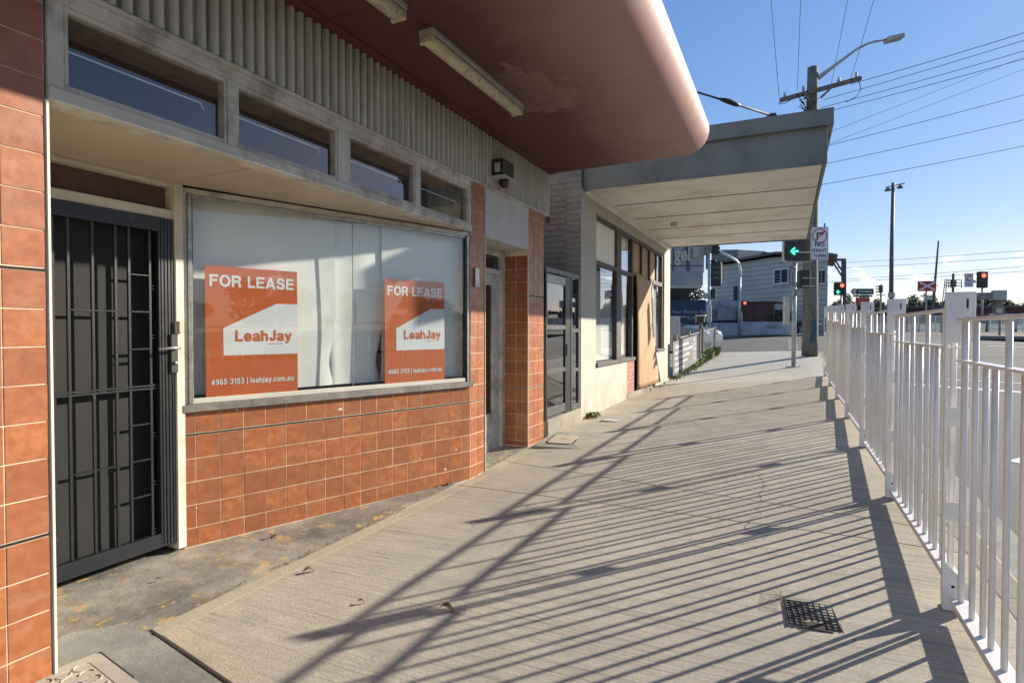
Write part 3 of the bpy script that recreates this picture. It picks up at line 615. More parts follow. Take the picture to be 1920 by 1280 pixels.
# white sheets hung behind the glass, their lower corners curling
def blind_sheet(x0, x1, y, lab, curl_l, curl_r, z0=.985, z1=2.33):
    b = MB(); NX, NZ = 30, 26; vs = []
    for j in range(NZ+1):
        v = j/NZ; z = z0+(z1-z0)*v
        for i in range(NX+1):
            u = i/NX
            nl = curl_l*max(0, 1-v*2.2)**1.5*(1-math.cos(math.pi*min(1, v*4.5+.15)))*.5; nr = curl_r*max(0, 1-v*2.2)**1.5*(1-math.cos(math.pi*min(1, v*4.5+.15)))*.5
            xa, xb = x0+nl, x1-nr
            x = xa+(xb-xa)*u
            yy = y+.006*math.sin(u*9+x0*5)+.004*math.sin(v*6+u*3)
            e = max(0, 1-v*2.6); yy -= -.03*e*(max(0, (u-.86)/.14)**2 + max(0, (.14-u)/.14)**2)
            vs.append((x, yy, z))
    n = NX+1; b.add(vs, [(j*n+i, j*n+i+1, (j+1)*n+i+1, (j+1)*n+i) for j in range(NZ) for i in range(NX)])
    o = b.build('paper_blind', M['blind'], None, (P0.x, P0.y, 0), True); o.rotation_euler = (0, 0, WR); tag(o, lab, 'blind', 'white paper blinds in the display window'); return o
blind_sheet(.09, 1.16, .115, 'white paper blind behind the left lease poster', .02, .10)
blind_sheet(1.10, 1.62, .135, 'white paper blind at the pane joint, curling at its lower right corner', .03, .12)
blind_sheet(1.60, 2.50, .120, 'white paper blind behind the right lease poster, lower corner curled', .02, .06)
# shop interior: side and back walls, ceiling and floor
b = MB(); b.box(-7.0, -6.9, -3.4, 6.2, -.1, 3.3); b.box(-6.9, -2.95, -3.5, -3.4, -.1, 3.3); b.box(-6.9, -3.75, 6.10, 6.2, -.1, 3.3); b.box(-6.9, -2.92, -3.4, 6.1, 3.3, 3.38); b.box(-6.9, -3.75, -3.4, 6.1, -.12, -.06)
b.build('interior_shell', M['darkroom'], shop)
b = MB(); b.box(-3.9, -3.66, 1.30, 2.46, 2.37, 3.3); b.build('bulkhead', M['darkroom'], shop)
# ---- recess: soffit, jambs
b = MB(); b.prism([(FX-.09, 1.341), (FX-.09, 4.80), (-3.60, 2.47), (-3.72, 2.47), (-3.72, 1.341)], 2.383, 2.41, lambda u, v, w: Vector((u, v, w))); b.build('soffit', M['soffit'], shop)
b = MB(); b.box(-3.6, -2.86, 2.415, 2.425, 2.378, 2.3835); b.build('soffit_batten', M['soffit'], shop)
box('recess_cheek', M['cream'], shop, -3.62, FX-.012, 1.329, 1.338, -.03, 2.38)
DX = -3.62
box('door_post', M['cream'], shop, DX-.06, DX+.045, 2.432, 2.489, .0, 2.382, .003)
box('door_head', M['cream'], shop, DX-.06, DX+.02, 1.34, 2.432, 2.145, 2.205)
box('door_head', M['cream'], shop, DX-.06, DX+.03, 1.34, 2.432, 2.355, 2.382)
box('fanlight_board', M['rust'], shop, DX-.06, DX-.05, 1.34, 2.432, 2.205, 2.355)
# door bell on the post
bell = box('door_bell', M['soffit'], None, DX+.046, DX+.068, 2.438, 2.470, 1.415, 1.49); tag(bell, 'small beige door bell on the cream post beside the security door', 'door bell')
# ---- security door
sec = obj('security_door', None, shop); 
def sb(x0, x1, y0, y1, z0, z1, name='frame', m='blackm', b=.003): return box(name, M[m], sec, x0, x1, y0, y1, z0, z1, b)
dz = .045
sb(DX-.02, DX+.03, 2.33, 2.430, dz, 2.143); sb(DX-.02, DX+.03, 1.34, 2.33, 2.055, 2.143); sb(DX-.02, DX+.03, 1.34, 2.33, dz, .135); sb(DX-.02, DX+.03, 1.342, 1.40, .135, 2.055)
for q in range(4): sb(DX+.031, DX+.035, 2.345+q*.022, 2.355+q*.022, dz+.01, 2.13, 'frame_rib', b=.001); 
for q in range(3): sb(DX+.031, DX+.035, 1.40, 2.34, dz+.012+q*.026, dz+.022+q*.026, 'frame_rib', b=.001)
for q in range(3): sb(DX+.031, DX+.035, 1.40, 2.34, 2.07+q*.024, 2.079+q*.024, 'frame_rib', b=.001)
box('flyscreen', M['screen'], sec, DX-.075, DX-.07, 1.36, 2.40, .10, 2.13, .001)
for px in (100.3, 129.4, 174.9, 218, 243.3, 282, ):
    y = onX(px, 640, DX).y; sb(DX-.012, DX+.006, y-.008, y+.008, .135, 2.055, 'bar', b=.002)
def hb(pxa, pxb, py, py2=None, h=.010):
    a, c = onX(pxa, py, DX), onX(pxb, py2 if py2 else py, DX); z = (a.z+c.z)/2
    sb(DX-.010, DX+.009, a.y, c.y, z-h/2, z+h/2, 'bar', b=.002)
for ya, yb in ((514, 517), (584, 585), (654.5, 654), (798, 794), (866, 861), (934, 928)): hb(243.3, 282, ya, yb)
for ya, yb in ((539, 540), (631, 631.5), (724, 722), (815, 813), (905, 903), (996, 992)):
    hb(282, 299, ya-3, yb-3, .007); hb(282, 299, ya+3, yb+3, .007)
hb(129.4, 218, 581, 583); hb(129.4, 218, 889, 876); hb(100, 299, 737, 722, .012); hb(100, 299, 743, 728, .012)
for py in (500, 579, 668, 732, 903, 975): hb(93, 100.3, py)
hz = onX(318, 655, DX).z; hy = onX(318, 655, DX).y
lk = sb(DX+.034, DX+.052, hy-.024, hy+.024, hz-.15, hz+.10, 'lock_plate', 'blackp', .004)
b = MB(); b.tube([(DX+.05, hy+.012, hz+.01), (DX+.085, hy+.012, hz+.01)], .009); b.tube([(DX+.085, hy+.016, hz+.01), (DX+.088, hy-.03, hz+.012), (DX+.082, hy-.125, hz+.008)], [.009, .010, .008], 10); b.build('handle', M['alu'], sec, None, True)
b = MB(); b.tube([(DX+.05, hy+.002, hz-.085), (DX+.064, hy+.002, hz-.085)], .011, 12); b.build('key_cylinder', M['alu'], sec, None, True)
# dark room door behind the screen
box('inner_door', M['rust'], shop, -3.78, -3.74, 1.34, 2.43, 0, 2.14)
# ---- piers flanking the second entry
backing(-3.62, FX-.001, 4.862, 5.148, -.2, 3.40); backing(-3.12, FX-.001, 6.236, 6.722, -.2, 2.87)
tile_field(shop, Vector((FX, 4.862, 0)), (0, 1), [(.002, .148), (.148, .284)], rows_from(.727, 5, 7)+[(1.826+.155*i, min(2.868, 1.826+.155*(i+1))) for i in range(7)], gz)
groove((FX, 4.862), (0, 1), .286, .727)
r = rows_from(.735, 5, 7)+[(1.848+.155*i, min(2.868, 1.848+.155*(i+1))) for i in range(7)]
tile_field(shop, Vector((FX, 6.236, 0)), (0, 1), [(.002, .156), (.156, .311), (.311, .484)], r, gz)
groove((FX, 6.236), (0, 1), .486, .735); groove((FX, 6.236), (0, 1), .486, 1.834)
tile_field(shop, Vector((-3.10, 6.236, 0)), (1, 0), [(.0, .022), (.022, .176), (.176, .328)], [q for q in r if q[1] < 2.4], gz)
groove((-3.10, 6.236), (1, 0), .33, .735); groove((-3.10, 6.236), (1, 0), .33, 1.834)
box('corner_trim', M['trim'], shop, FX-.006, FX+.0105, 6.226, 6.238, .0, 2.37, .002)
box('corner_trim', M['trim'], shop, FX-.006, FX+.0105, 5.146, 5.157, -.02, 2.37, .002)
o = box('meter_tag', M['alu'], None, FX+.011, FX+.022, 4.925, 5.01, 1.855, 2.045); tag(o, 'small U shaped metal bracket on the tiled pier right of the display window', 'bracket')
box('blank_panel', M['panelw'], shop, FX-.28, FX+.008, 5.160, 6.232, 2.375, 2.872)
box('soffit', M['soffit'], shop, -3.12, FX-.28, 5.15, 6.235, 2.36, 2.40)
# second door
EX = -3.10
d2 = obj('entry_door', None, shop)
box('frame', M['timber'], d2, EX-.06, EX+.03, 6.15, 6.235, 0, 2.36); box('frame', M['timber'], d2, EX-.06, EX+.02, 5.15, 6.15, 2.08, 2.14); box('frame', M['timber'], d2, EX-.06, EX+.02, 5.15, 6.15, 2.30, 2.36)
box('frame', M['timber'], d2, EX-.06, EX+.02, 5.15, 5.22, 0, 2.36)
box('fanlight', M['glassd'], d2, EX-.03, EX-.025, 5.22, 6.15, 2.14, 2.30, .001)
box('leaf', M['timber'], d2, EX-.05, EX-.01, 5.98, 6.148, .02, 2.078); box('leaf', M['timber'], d2, EX-.05, EX-.01, 5.22, 5.34, .02, 2.078); box('leaf', M['timber'], d2, EX-.05, EX-.01, 5.34, 5.98, .02, .46); box('leaf', M['timber'], d2, EX-.05, EX-.01, 5.34, 5.98, 1.95, 2.078)
box('glass_panel', M['glassd'], d2, EX-.035, EX-.03, 5.34, 5.98, .46, 1.95, .001)
# ---- clerestory windows over the display wall
box('trim_board', M['timber'], shop, FX-.09, FX+.02, 1.335, 4.862, 2.38, 2.44); box('trim_board', M['timber'], shop, FX-.09, FX+.012, 1.335, 4.862, 2.80, 2.878)
box('trim_board', M['timber'], shop, FX-.08, FX+.034, 1.33, 4.866, 2.862, 2.884)
cl = [(1.40, 2.185), (2.245, 3.04), (3.155, 3.945), (4.01, 4.812)]
for i, (a, b_) in enumerate(cl):
    wn = obj('clerestory_window', None, shop)
    for nm, q in (('frame', (a, b_, 2.44, 2.468)), ('frame', (a, b_, 2.776, 2.80)), ('frame', (a-.0, a+.018, 2.468, 2.776)), ('frame', (b_-.018, b_, 2.468, 2.776))):
        box(nm, M['timber'], wn, FX-.05, FX+.004, q[0], q[1], q[2], q[3], .003)
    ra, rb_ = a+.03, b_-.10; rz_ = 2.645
    MB().tube([(FX-.075, ra, rz_-.05 if i else rz_), (FX-.075, ra+.03, rz_), (FX-.075, rb_, rz_), (FX-.075, rb_+.02, rz_-.03)], .0045, 6).build('streak_rod', M['white_print'], wn, None, True)  # rod added to stand for the bright awning edge reflected in the pane
    box('pane', M['glass'], wn, FX-.036, FX-.032, a+.016, b_-.016, 2.466, 2.778, .0008)
for a, b_ in ((1.335, 1.40), (2.185, 2.245), (3.04, 3.155), (3.945, 4.01), (4.812, 4.862)): box('mullion', M['timber'], shop, FX-.07, FX+.010, a+.001, b_-.001, 2.44, 2.80)
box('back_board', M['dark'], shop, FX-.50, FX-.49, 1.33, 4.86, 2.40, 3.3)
# ---- corrugated strip
b = MB(); pitch = .0745; y = -3.5; prof = []
while y < 6.815:
    prof.append(y); y += pitch/12
vs = []
for z in (2.884, 3.405):
    for y in prof:
        ph = (y % pitch)/pitch*2*math.pi; s_ = math.sin(ph); vs.append((FX+.020+.0185*(abs(s_)**.45)*(1 if s_ > 0 else -1), y, z))
n = len(prof); b.add(vs, [(i, i+1, n+i+1, n+i) for i in range(n-1)]); b.build('corrugated_sheet', M['corr'], shop, None, True)
box('trim_board', M['timber'], shop, FX-.06, FX+.040, 4.870, 6.815, 2.868, 2.886, .002)
box('trim_board', M['timber'], shop, FX-.06, FX+.036, 6.800, 6.822, 2.887, 3.40, .002)
box('upper_wall', M['grout'], shop, -3.4, FX-.005, -3.5, 6.80, 2.884, 3.42, .001)
box('parapet_wall', M['cream'], shop, -7.0, FX-.02, -3.5, 6.80, 3.425, 5.4, .01)
# ---- red awning with bullnose
def awn_prof():
    pts = [(FX-.02, 3.412), (-1.9, 3.42), (-1.065, 3.425)]
    for i in range(1, 20):
        a = -math.pi/2+math.pi*i/20; pts.append((-1.065+.255*math.cos(a), 3.685+.26*math.sin(a)))
    pts += [(-1.065, 3.945), (FX-.02, 4.02)]; return pts
AP = awn_prof()
aw = obj('awning', None, shop)
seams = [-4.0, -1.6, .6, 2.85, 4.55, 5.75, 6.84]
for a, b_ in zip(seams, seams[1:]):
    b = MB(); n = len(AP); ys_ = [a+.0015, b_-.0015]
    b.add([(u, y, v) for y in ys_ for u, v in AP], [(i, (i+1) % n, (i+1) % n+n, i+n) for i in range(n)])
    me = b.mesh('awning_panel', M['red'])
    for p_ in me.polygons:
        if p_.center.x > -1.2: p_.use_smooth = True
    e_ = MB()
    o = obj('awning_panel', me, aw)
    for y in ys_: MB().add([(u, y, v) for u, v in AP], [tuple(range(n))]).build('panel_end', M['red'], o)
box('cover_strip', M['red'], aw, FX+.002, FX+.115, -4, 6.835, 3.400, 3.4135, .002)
# fluorescent battens under the awning
M['diff'] = mat('grimy_diffuser', (.56, .52, .36), .5, var=.2, scale=8, dirt=(.06, .055, .045), dirt_amt=.8, dscale=24, dlo=.53, dhi=.66)
def batten(y0, y1, x, lab):
    t = thing('fluorescent_light', lab, 'light fitting', (x, (y0+y1)/2, 3.415), 'fluorescent fittings under the red awning'); t.scale = (.84, 1, .86); L = (y1-y0)/2
    MB().bbox(-.07, .07, -L, L, -.035, .012, .004).build('base', M['tan'], t)
    pl = [(-.062, -.036), (-.06, -.07), (-.045, -.098), (-.015, -.112), (.015, -.112), (.045, -.098), (.06, -.07), (.062, -.036)]
    MB().prism(pl, -L+.03, L-.03, lambda u, v, w_: Vector((u, w_, v))).build('diffuser', M['diff'], t, None, True)
    for s_ in (-1, 1): MB().bbox(-.066, .066, s_*L-.03 if s_ > 0 else -L, L if s_ > 0 else -L+.03, -.108, -.036, .01).build('end_cap', M['diff'], t)
batten(3.22, 4.66, -2.17, 'long grimy fluorescent fitting beside the pale water stain on the red awning')
batten(1.50, 2.94, -2.17, 'grimy fluorescent fitting cut off by the top edge, nearer the camera')
# floodlight box on the corrugated strip
al = thing('security_light', 'dark boxy security light with a small lamp below on the corrugated strip', 'light fitting', (FX+.04, 5.36, 3.0))
box('housing', M['blackp'], al, 0, .13, -.13, .13, .0, .17, .008); box('end_plate', M['tan'], al, .045, .10, -.152, -.131, .03, .12)
b = MB(); b.box(-.01, .15, -.14, .14, -.02, -.001); b.build('mount_plate', M['tan'], al); b = MB(); b.tube([(.075, 0, -.02), (.08, 0, -.06), (.08, 0, -.10)], [.055, .052, .03], 14); b.build('lens', M['blackp'], al, None, True)

# ================================================================== PASSAGE DOOR between the shops
pd = thing('passage_door', 'dark glazed aluminium door closing the gap between the two shops', 'door')
PX = -2.80
def pb(n_, m_, y0, y1, z0, z1, x0=PX-.03, x1=PX+.02, b=.003): return box(n_, M[m_], pd, x0, x1, y0, y1, z0, z1, b)
step = box('concrete_step', M['kerbc'], None, -3.6, PX+.045, 6.83, 8.16, -.1, .275, .012); tag(step, 'rough stained concrete step below the dark passage door', 'step')
pb('frame', 'doorf', 6.822, 8.17, 2.18, 2.245); pb('frame', 'doorf', 8.10, 8.168, .275, 2.18); pb('frame', 'doorf', 7.785, 7.83, .275, 2.18)
pb('frame', 'blackm', 6.824, 6.87, .275, 2.18)
pb('side_light', 'glassd', 7.83, 8.10, .36, 2.18, PX-.006, PX-.001, .001)
for z0, z1 in ((.276, .36), (.83, .88), (1.40, 1.45)): pb('rail', 'doorf', 7.832, 8.098, z0, z1)
leaf = obj('leaf', None, pd)
def lb(n_, m_, y0, y1, z0, z1, x0=PX-.022, x1=PX+.012, b=.003): return box(n_, M[m_], leaf, x0, x1, y0, y1, z0, z1, b)
lb('stile', 'blackm', 7.56, 7.784, .28, 2.175); lb('rail', 'doorf', 6.871, 7.559, .30, .42); lb('rail', 'doorf', 6.871, 7.559, .86, .92); lb('rail', 'doorf', 6.871, 7.559, 1.44, 1.50); lb('rail', 'panelw', 6.871, 7.559, 2.05, 2.16)
lb('glass', 'glassd', 6.871, 7.559, .42, 2.05, PX-.010, PX-.005, .001); lb('pull_handle', 'doorf', 7.60, 7.625, 1.07, 1.24, PX+.013, PX+.03)
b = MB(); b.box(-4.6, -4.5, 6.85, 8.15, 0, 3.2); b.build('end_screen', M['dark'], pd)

# ================================================================== CREAM SHOP with grey awning
cs = thing('cream_shop', 'cream rendered shop with slate fascia awning and part boarded windows', 'shop')
Y0, Y1 = 8.175, 15.38
def cb(n_, m_, x0, x1, y0, y1, z0, z1, b=.004, par=None): return box(n_, M[m_], par or cs, x0, x1, y0, y1, z0, z1, b)
# rendered front in piers round the openings
cb('wall', 'render', -3.0, FX, Y0, 8.93, -.2, 3.54); cb('wall', 'render', -3.0, FX-.001, 8.93, 10.93, -.2, .835); cb('wall', 'render', -3.0, FX, 14.60, Y1, -.2, 3.54)
cb('wall', 'render', -3.0, FX-.001, 13.12, 14.60, -.2, .93); cb('wall', 'render', -3.0, FX-.002, 8.93, 14.60, 3.30, 3.54)
cb('side_wall', 'mort', -8, -3.0, Y0+.004, Y0+.2, -.2, 5.2, .001); cb('wall', 'mort', -3.0, FX-.006, Y0+.004, Y0+.15, 3.545, 5.2, .001)
cb('rear_wall', 'mort', -8, -7.8, Y0+.2, Y1, -.2, 5.2); cb('side_wall', 'render', -7.8, -3.0, Y1-.2, Y1, -.2, 5.2)
cb('upper_wall', 'render', -3.0, FX-.01, Y0+.16, Y1, 4.22, 5.2); cb('floor', 'dark', -7.8, -3.0, Y0+.2, Y1-.2, -.1, .1); cb('ceiling', 'darkroom', -7.8, -3.0, Y0+.2, Y1-.2, 3.5, 3.6)
# grey painted bricks of the side wall above the passage door
BR = MB().bbox(-.115, .115, -.006, .0, -.038, .038, .003).mesh('brick', M['brickg'])
z = 2.12; rI = 0
while z < 3.75:
    x = FX-.115-(0 if rI % 2 else .12)
    if rI % 2 == 0: obj('brick', BR, cs, (FX-.0575, Y0+.003, z), None, (.47, 1, 1))
    while x > -4.1:
        obj('brick', BR, cs, (x, Y0+.003+random.uniform(-.001, .001), z), (0, random.uniform(-.006, .006), 0)); x -= .24
    z += .086; rI += 1
# airbrick
vnt = cb('vent_brick', 'blackp', -3.33, -3.27, Y0-.008, Y0-.004, 3.06, 3.16, .001)
# pink bricks beneath the narrow pane
cb('wall', 'mort', -3.0, FX-.010, 10.93, 11.50, -.2, .85, .001)
PB = MB().bbox(-.006, .0, -.112, .112, -.036, .036, .003).mesh('brick', M['pbrick'])
z = .20+.05; rI = 0
while z < .84:
    for k in range(-1, 4):
        y = 11.04+k*.235+(.1175 if rI % 2 else 0); a, b_ = max(10.935, y-.112), min(11.495, y+.112)
        if b_-a > .03: obj('brick', PB, cs, (FX-.001, (a+b_)/2, z), None, (1, (b_-a)/.224, 1))
    z += .0815; rI += 1
cb('footing', 'kerbc', -3.0, FX+.006, 10.90, 13.15, -.1, .20, .01)
# window joinery
WX = FX-.085
def joinery(nm, y0, y1, z0, z1, panes, par):
    """frame round y0..y1, z0..z1; panes list of (ya,yb,za,zb)"""
wj = obj('window', None, cs)
def fb(y0, y1, z0, z1, x0=WX-.03, x1=WX+.05): return box('frame', M['woodf'], wj, x0, x1, y0, y1, z0, z1, .004)
fb(8.93, 14.60, 3.235, 3.298); fb(8.93, 8.985, .86, 3.235); fb(8.93, 11.50, .835, .90, WX-.03, FX+.03)
fb(10.30, 10.62, .90, 3.235); fb(11.44, 11.56, .0, 3.235); fb(8.985, 10.30, 2.50, 2.57); fb(10.62, 11.44, 2.50, 2.57)
fb(13.06, 13.14, .0, 3.235); fb(14.50, 14.60, .93, 3.235); fb(13.14, 14.60, .925, .985, WX-.03, FX+.03); fb(13.14, 14.50, 2.50, 2.60); fb(11.56, 13.06, 2.46, 2.54); fb(12.27, 12.35, 2.54, 3.235); fb(13.80, 13.88, 2.6, 3.235)
def gp(y0, y1, z0, z1, m_='glass', dx=0): return box('pane', M[m_], wj, WX+dx, WX+.005+dx, y0, y1, z0, z1, .001)
gp(8.985, 10.30, .90, 2.50); gp(10.62, 11.44, .90, 2.50); gp(13.14, 14.50, .985, 2.50)
gp(8.985, 10.30, 2.57, 3.235, 'blind'); gp(10.62, 11.44, 2.57, 3.235); gp(11.56, 12.27, 2.54, 3.235, 'ply'); gp(12.35, 13.06, 2.54, 3.235, 'ply'); gp(13.14, 13.80, 2.6, 3.235, 'ply', .01); gp(13.88, 14.5, 2.6, 3.235)
# venetian blind slats behind the first pane
vb = thing('venetian_blind', 'white venetian blind lowered behind the first large pane of the cream shop', 'blind')
for i in range(58):
    z = .93+i*.0262
    if z > 2.45: break
    MB().add([(WX-.075, 9.0, z+.013), (WX-.056, 9.0, z-.013), (WX-.056, 10.28, z-.013), (WX-.075, 10.28, z+.013)], [(0, 1, 2, 3)]).build('slat', M['blind'], vb)
o = box('paper_blind', M['blind'], None, WX-.08, WX-.075, 10.64, 11.42, .95, 3.2, .001); tag(o, 'white sheet behind the narrow pane next to the plywood', 'blind')
o = box('paper_blind', M['blind'], None, WX-.08, WX-.075, 13.16, 14.48, 1.0, 3.2, .001); tag(o, 'white sheet behind the pane right of the plywood', 'blind')
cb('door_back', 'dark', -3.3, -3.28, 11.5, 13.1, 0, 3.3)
# bowed plywood sheet across the doorway
b = MB(); NZ, NY = 24, 8; vs = []
for sx in (0, .014):
    for j in range(NZ+1):
        v = j/NZ
        for i in range(NY+1):
            u = i/NY; z = .235+v*(2.50+.10*(1-u)-.235)
            ya = 11.60+.0*v; yb = 13.05-.02*math.sin(v*3)+.55*max(0, 1-v*1.55)**1.6
            y = ya+(yb-ya)*u; x = FX+.008+.03*math.sin(v*math.pi)*.6+.10*(1-v)**2*(.25+.75*u)+sx
            vs.append((x, y, z))
n = NY+1; K = (NZ+1)*n
fs = [(j*n+i, j*n+i+1, (j+1)*n+i+1, (j+1)*n+i) for j in range(NZ) for i in range(NY)]; fs += [tuple(K+q for q in reversed(f)) for f in fs]
fs += [(j*n, (j+1)*n, K+(j+1)*n, K+j*n) for j in range(NZ)]+[(j*n+NY, K+j*n+NY, K+(j+1)*n+NY, (j+1)*n+NY) for j in range(NZ)]+[(i, K+i, K+i+1, i+1) for i in range(NY)]+[(NZ*n+i, NZ*n+i+1, K+NZ*n+i+1, K+NZ*n+i) for i in range(NY)]
b.add(vs, fs); o = b.build('plywood_sheet', M['ply'], None, None, True); tag(o, 'bowed plywood sheet propped over the doorway of the cream shop', 'board')
# awning
ga = obj('awning', None, cs); AX = .43
jy_ = [8.31, 9.62, 10.92, 12.22, 13.52, 14.97]
for a, b_ in zip(jy_, jy_[1:]):
    box('lining_sheet', M['awnc'], ga, FX+.002, AX-.045, a+.013, b_-.013, 3.54, 3.55, .002)
box('joint_bed', M['batten'], ga, FX+.01, AX-.05, 8.32, 14.95, 3.552, 3.56, .001)
b = MB(); b.box(FX+.002, AX+.001, 8.27, 8.305, 3.52, 4.0); b.box(AX-.035, AX, 8.306, 14.969, 3.521, 4.001); b.box(FX+.002, AX+.001, 14.97, 15.0, 3.52, 4.0); b.build('fascia', M['awng'], ga)
b = MB(); b.box(FX+.002, AX+.05, 8.20, 8.27, 3.985, 4.19); b.box(AX-.001, AX+.07, 8.201, 15.05, 3.986, 4.191); b.build('gutter_cap', M['awng'], ga)
box('roof_deck', M['awng'], ga, FX+.01, AX-.04, 8.31, 14.96, 4.02, 4.06)
box('corner_bead', M['panelw'], ga, AX+.001, AX+.006, 8.262, 8.272, 3.52, 3.98, .001)
box('wall_cornice', M['awnc'], ga, FX+.003, FX+.10, 8.31, 14.96, 3.47, 3.539)
for y in jy_[1:-1]: box('joint_strip', M['batten'], ga, FX+.12, AX-.05, y-.012, y+.012, 3.534, 3.5395, .001)
o = box('ceiling_sensor', M['tan'], None, -2.08, -1.98, 11.55, 11.67, 3.47, 3.539); tag(o, 'small box fixed under the cream awning lining', 'fitting')

# ================================================================== WHITE STREET FENCE
fence = thing('street_fence', 'white steel pedestrian fence running along the kerb', 'fence')
NX_ = .735
def post_mesh():
    b = MB(); H = 1.505
    b.bbox(-.058, -.046, -.010, .016, .0, H-.05, .002); b.bbox(.046, .058, -.010, .016, .0, H-.05, .002)
    b.bbox(-.060, .060, -.004, .004, H-.085, H, .002)                     # cap plate
    b.bbox(-.0455, .0455, -.004, .004, H-.228, H-.0855, .001); b.bbox(-.052, .052, -.014, .018, H-.24, H-.2285, .002)
    b.bbox(-.0455, .0455, -.003, .003, .87, .96, .001); b.bbox(-.0455, .0455, -.003, .003, .42, .51, .001)
    b.cur = 1
    for zz_ in (H-.14, H-.055): b.box(.022, .030, -.0052, -.0045, zz_-.022, zz_+.022)
    b.box(-.02, -.008, -.0045, -.004, .10, .112); b.cur = 0
    b.add([(-.0455, -.003, .0), (.0455, -.003, .0), (.0455, -.003, .12), (.02, -.003, .15), (-.0455, -.003, .22), (-.0455, .003, .0), (.0455, .003, .0), (.0455, .003, .12), (.02, .003, .15), (-.0455, .003, .22)],
          [(0, 1, 2, 3, 4), (9, 8, 7, 6, 5), (0, 5, 6, 1), (1, 6, 7, 2), (2, 7, 8, 3), (3, 8, 9, 4), (4, 9, 5, 0)])
    b.bbox(-.058, .058, -.03, .035, .0, .006, .001)
    return b.mesh('post', [M['white'], M['joint']])
PM = post_mesh()
PYS = [3.36+1.815*i for i in range(-4, 7)]
TALLM = MB().tube([(0, 0, 0), (0, 0, 1)], .0112, 12).mesh('baluster', M['white'], True)
for i, y in enumerate(PYS):
    z = gz(.7, y); X = NX_+(y-3.36)*.004
    obj('post', PM, fence, (X, y, z-.002))
    if i == len(PYS)-1: break
    pn = obj('panel', None, fence, (X, y, 0))
    y0, y1 = .12, 1.70; zt = z+1.420; zm = z+1.235; zb = z+.135
    box('top_rail', M['white'], pn, -.022, .022, y0-.05, y1+.05, zt, zt+.016, .003); box('mid_rail', M['white'], pn, -.026, .026, y0-.02, y1+.02, zm, zm+.010, .002)
    box('bottom_rail', M['white'], pn, -.036, .036, y0-.04, y1+.04, zb-.030, zb, .003)
    t0 = y0+.17
    items = [(y0, 1), (y1, 1)]
    for q in range(4):
        ty = t0+q*.413
        items.append((ty, 1))
        if q < 3: items += [(ty+.155, 0), (ty+.258, 0)]
    for yy, tall in items:
        top = (zt if tall else zm)+.002
        obj('baluster', TALLM, pn, (0, yy+random.uniform(-.002, .002), zb-.004), (random.uniform(-.004, .004), random.uniform(-.003, .003), 0), (1.18 if yy in (y0, y1) else 1, 1.0, top-zb+.004))

# ================================================================== SMALL THINGS ON THE FOOTPATH
# mesh grate, one corner broken
gx, gy = .115, 3.06; gzz = gz(gx, gy)
gr = thing('drain_grate', 'dark mesh drain grate with a broken hole at its near edge, set in the footpath', 'grate', (gx, gy, gzz), None, R(6))
b = MB(); b.box(-.112, .112, -.132, .132, -.06, .0012); b.build('recess', M['kerbc'], gr); b = MB(); b.prism([(-.065, -.138), (.07, -.150), (.055, -.085), (.0, -.07), (-.05, -.09)], .0014, .003, lambda u, v, w_: Vector((u, v, w_))); b.build('hole', M['joint'], gr)
b = MB(); b.box(-.114, -.110, -.134, .134, -.01, .003); b.box(.110, .114, -.134, .134, -.01, .003); b.box(-.110, .110, .130, .134, -.01, .003); b.build('rim', M['sill'], gr)
for i in range(9):
    x = -.104+i*.026; y0_ = -.13 if i not in (3, 4, 5) else -.06
    MB().bbox(x-.0018, x+.0018, y0_, .13, .0015, .007, .0006).build('bar', M['blackp'], gr)
for i in range(10):
    y = -.122+i*.0272
    for xa, xb in (((-.108, -.035), (.04, .108)) if i < 3 else ((-.108, .108),)): MB().bbox(xa, xb, y-.0014, y+.0014, .0018, .0066, .0005).build('cross_bar', M['blackp'], gr)
b = MB()
for q in range(7): 
    a = random.uniform(.3, 2.6); L = random.uniform(.04, .10); b.tube([(-.12, .13-q*.02, .008), (-.13-L*.4*math.cos(a), .15-q*.02+L*.5, .035), (-.14-L*math.cos(a), .16-q*.02+L, .01)], [.0012, .001, .0006], 4)
b.build('twigs', M['leafdry'], gr)
# slotted grate by the cream shop
gx, gy = -2.32, 8.22
g2_ = thing('drain_grate', 'small pale slotted drain grate in the footpath near the cream wall', 'grate', (gx, gy, gz(gx, gy)), None, R(-4))
MB().bbox(-.13, .13, -.11, .11, -.02, .006, .003).build('frame', M['kerbc'], g2_); MB().box(-.10, .10, -.08, .08, .004, .0075).build('recess', M['blackp'], g2_)
for i in range(8): MB().bbox(-.10+i*.027, -.088+i*.027, -.08, .08, .0065, .012, .001).build('bar', M['gal'], g2_)
# manhole lid in its patch
mh = thing('manhole_cover', 'worn concrete manhole cover set in a dark patch beside the rough step', 'manhole cover', (-2.5, 6.72, gz(-2.5, 6.72)+.004), None, R(8))
MB().bbox(-.25, .40, -.46, .50, -.03, .001, .004).build('patch', M['greyc'], mh)
def rrect(hx, hy, r, z0, z1, n=6):
    pts = []
    for sx, sy, a0 in ((1, 1, 0), (-1, 1, 90), (-1, -1, 180), (1, -1, 270)):
        for k in range(n+1): a = R(a0+90*k/n); pts.append((sx*(hx-r)+r*math.cos(a), sy*(hy-r)+r*math.sin(a)))
    return MB().prism(pts, z0, z1, lambda u, v, w_: Vector((u, v, w_)))
o = rrect(.17, .31, .09, .0, .004).build('ring', M['joint'], mh); o.location = (0, -.02, 0)
o = rrect(.145, .285, .08, .001, .012).build('lid', M['trowel'], mh); o.location = (0, -.02, 0)
MB().bbox(-.05, .05, -.03, -.005, .010, .0135, .001).build('lifting_slot', M['joint'], mh)
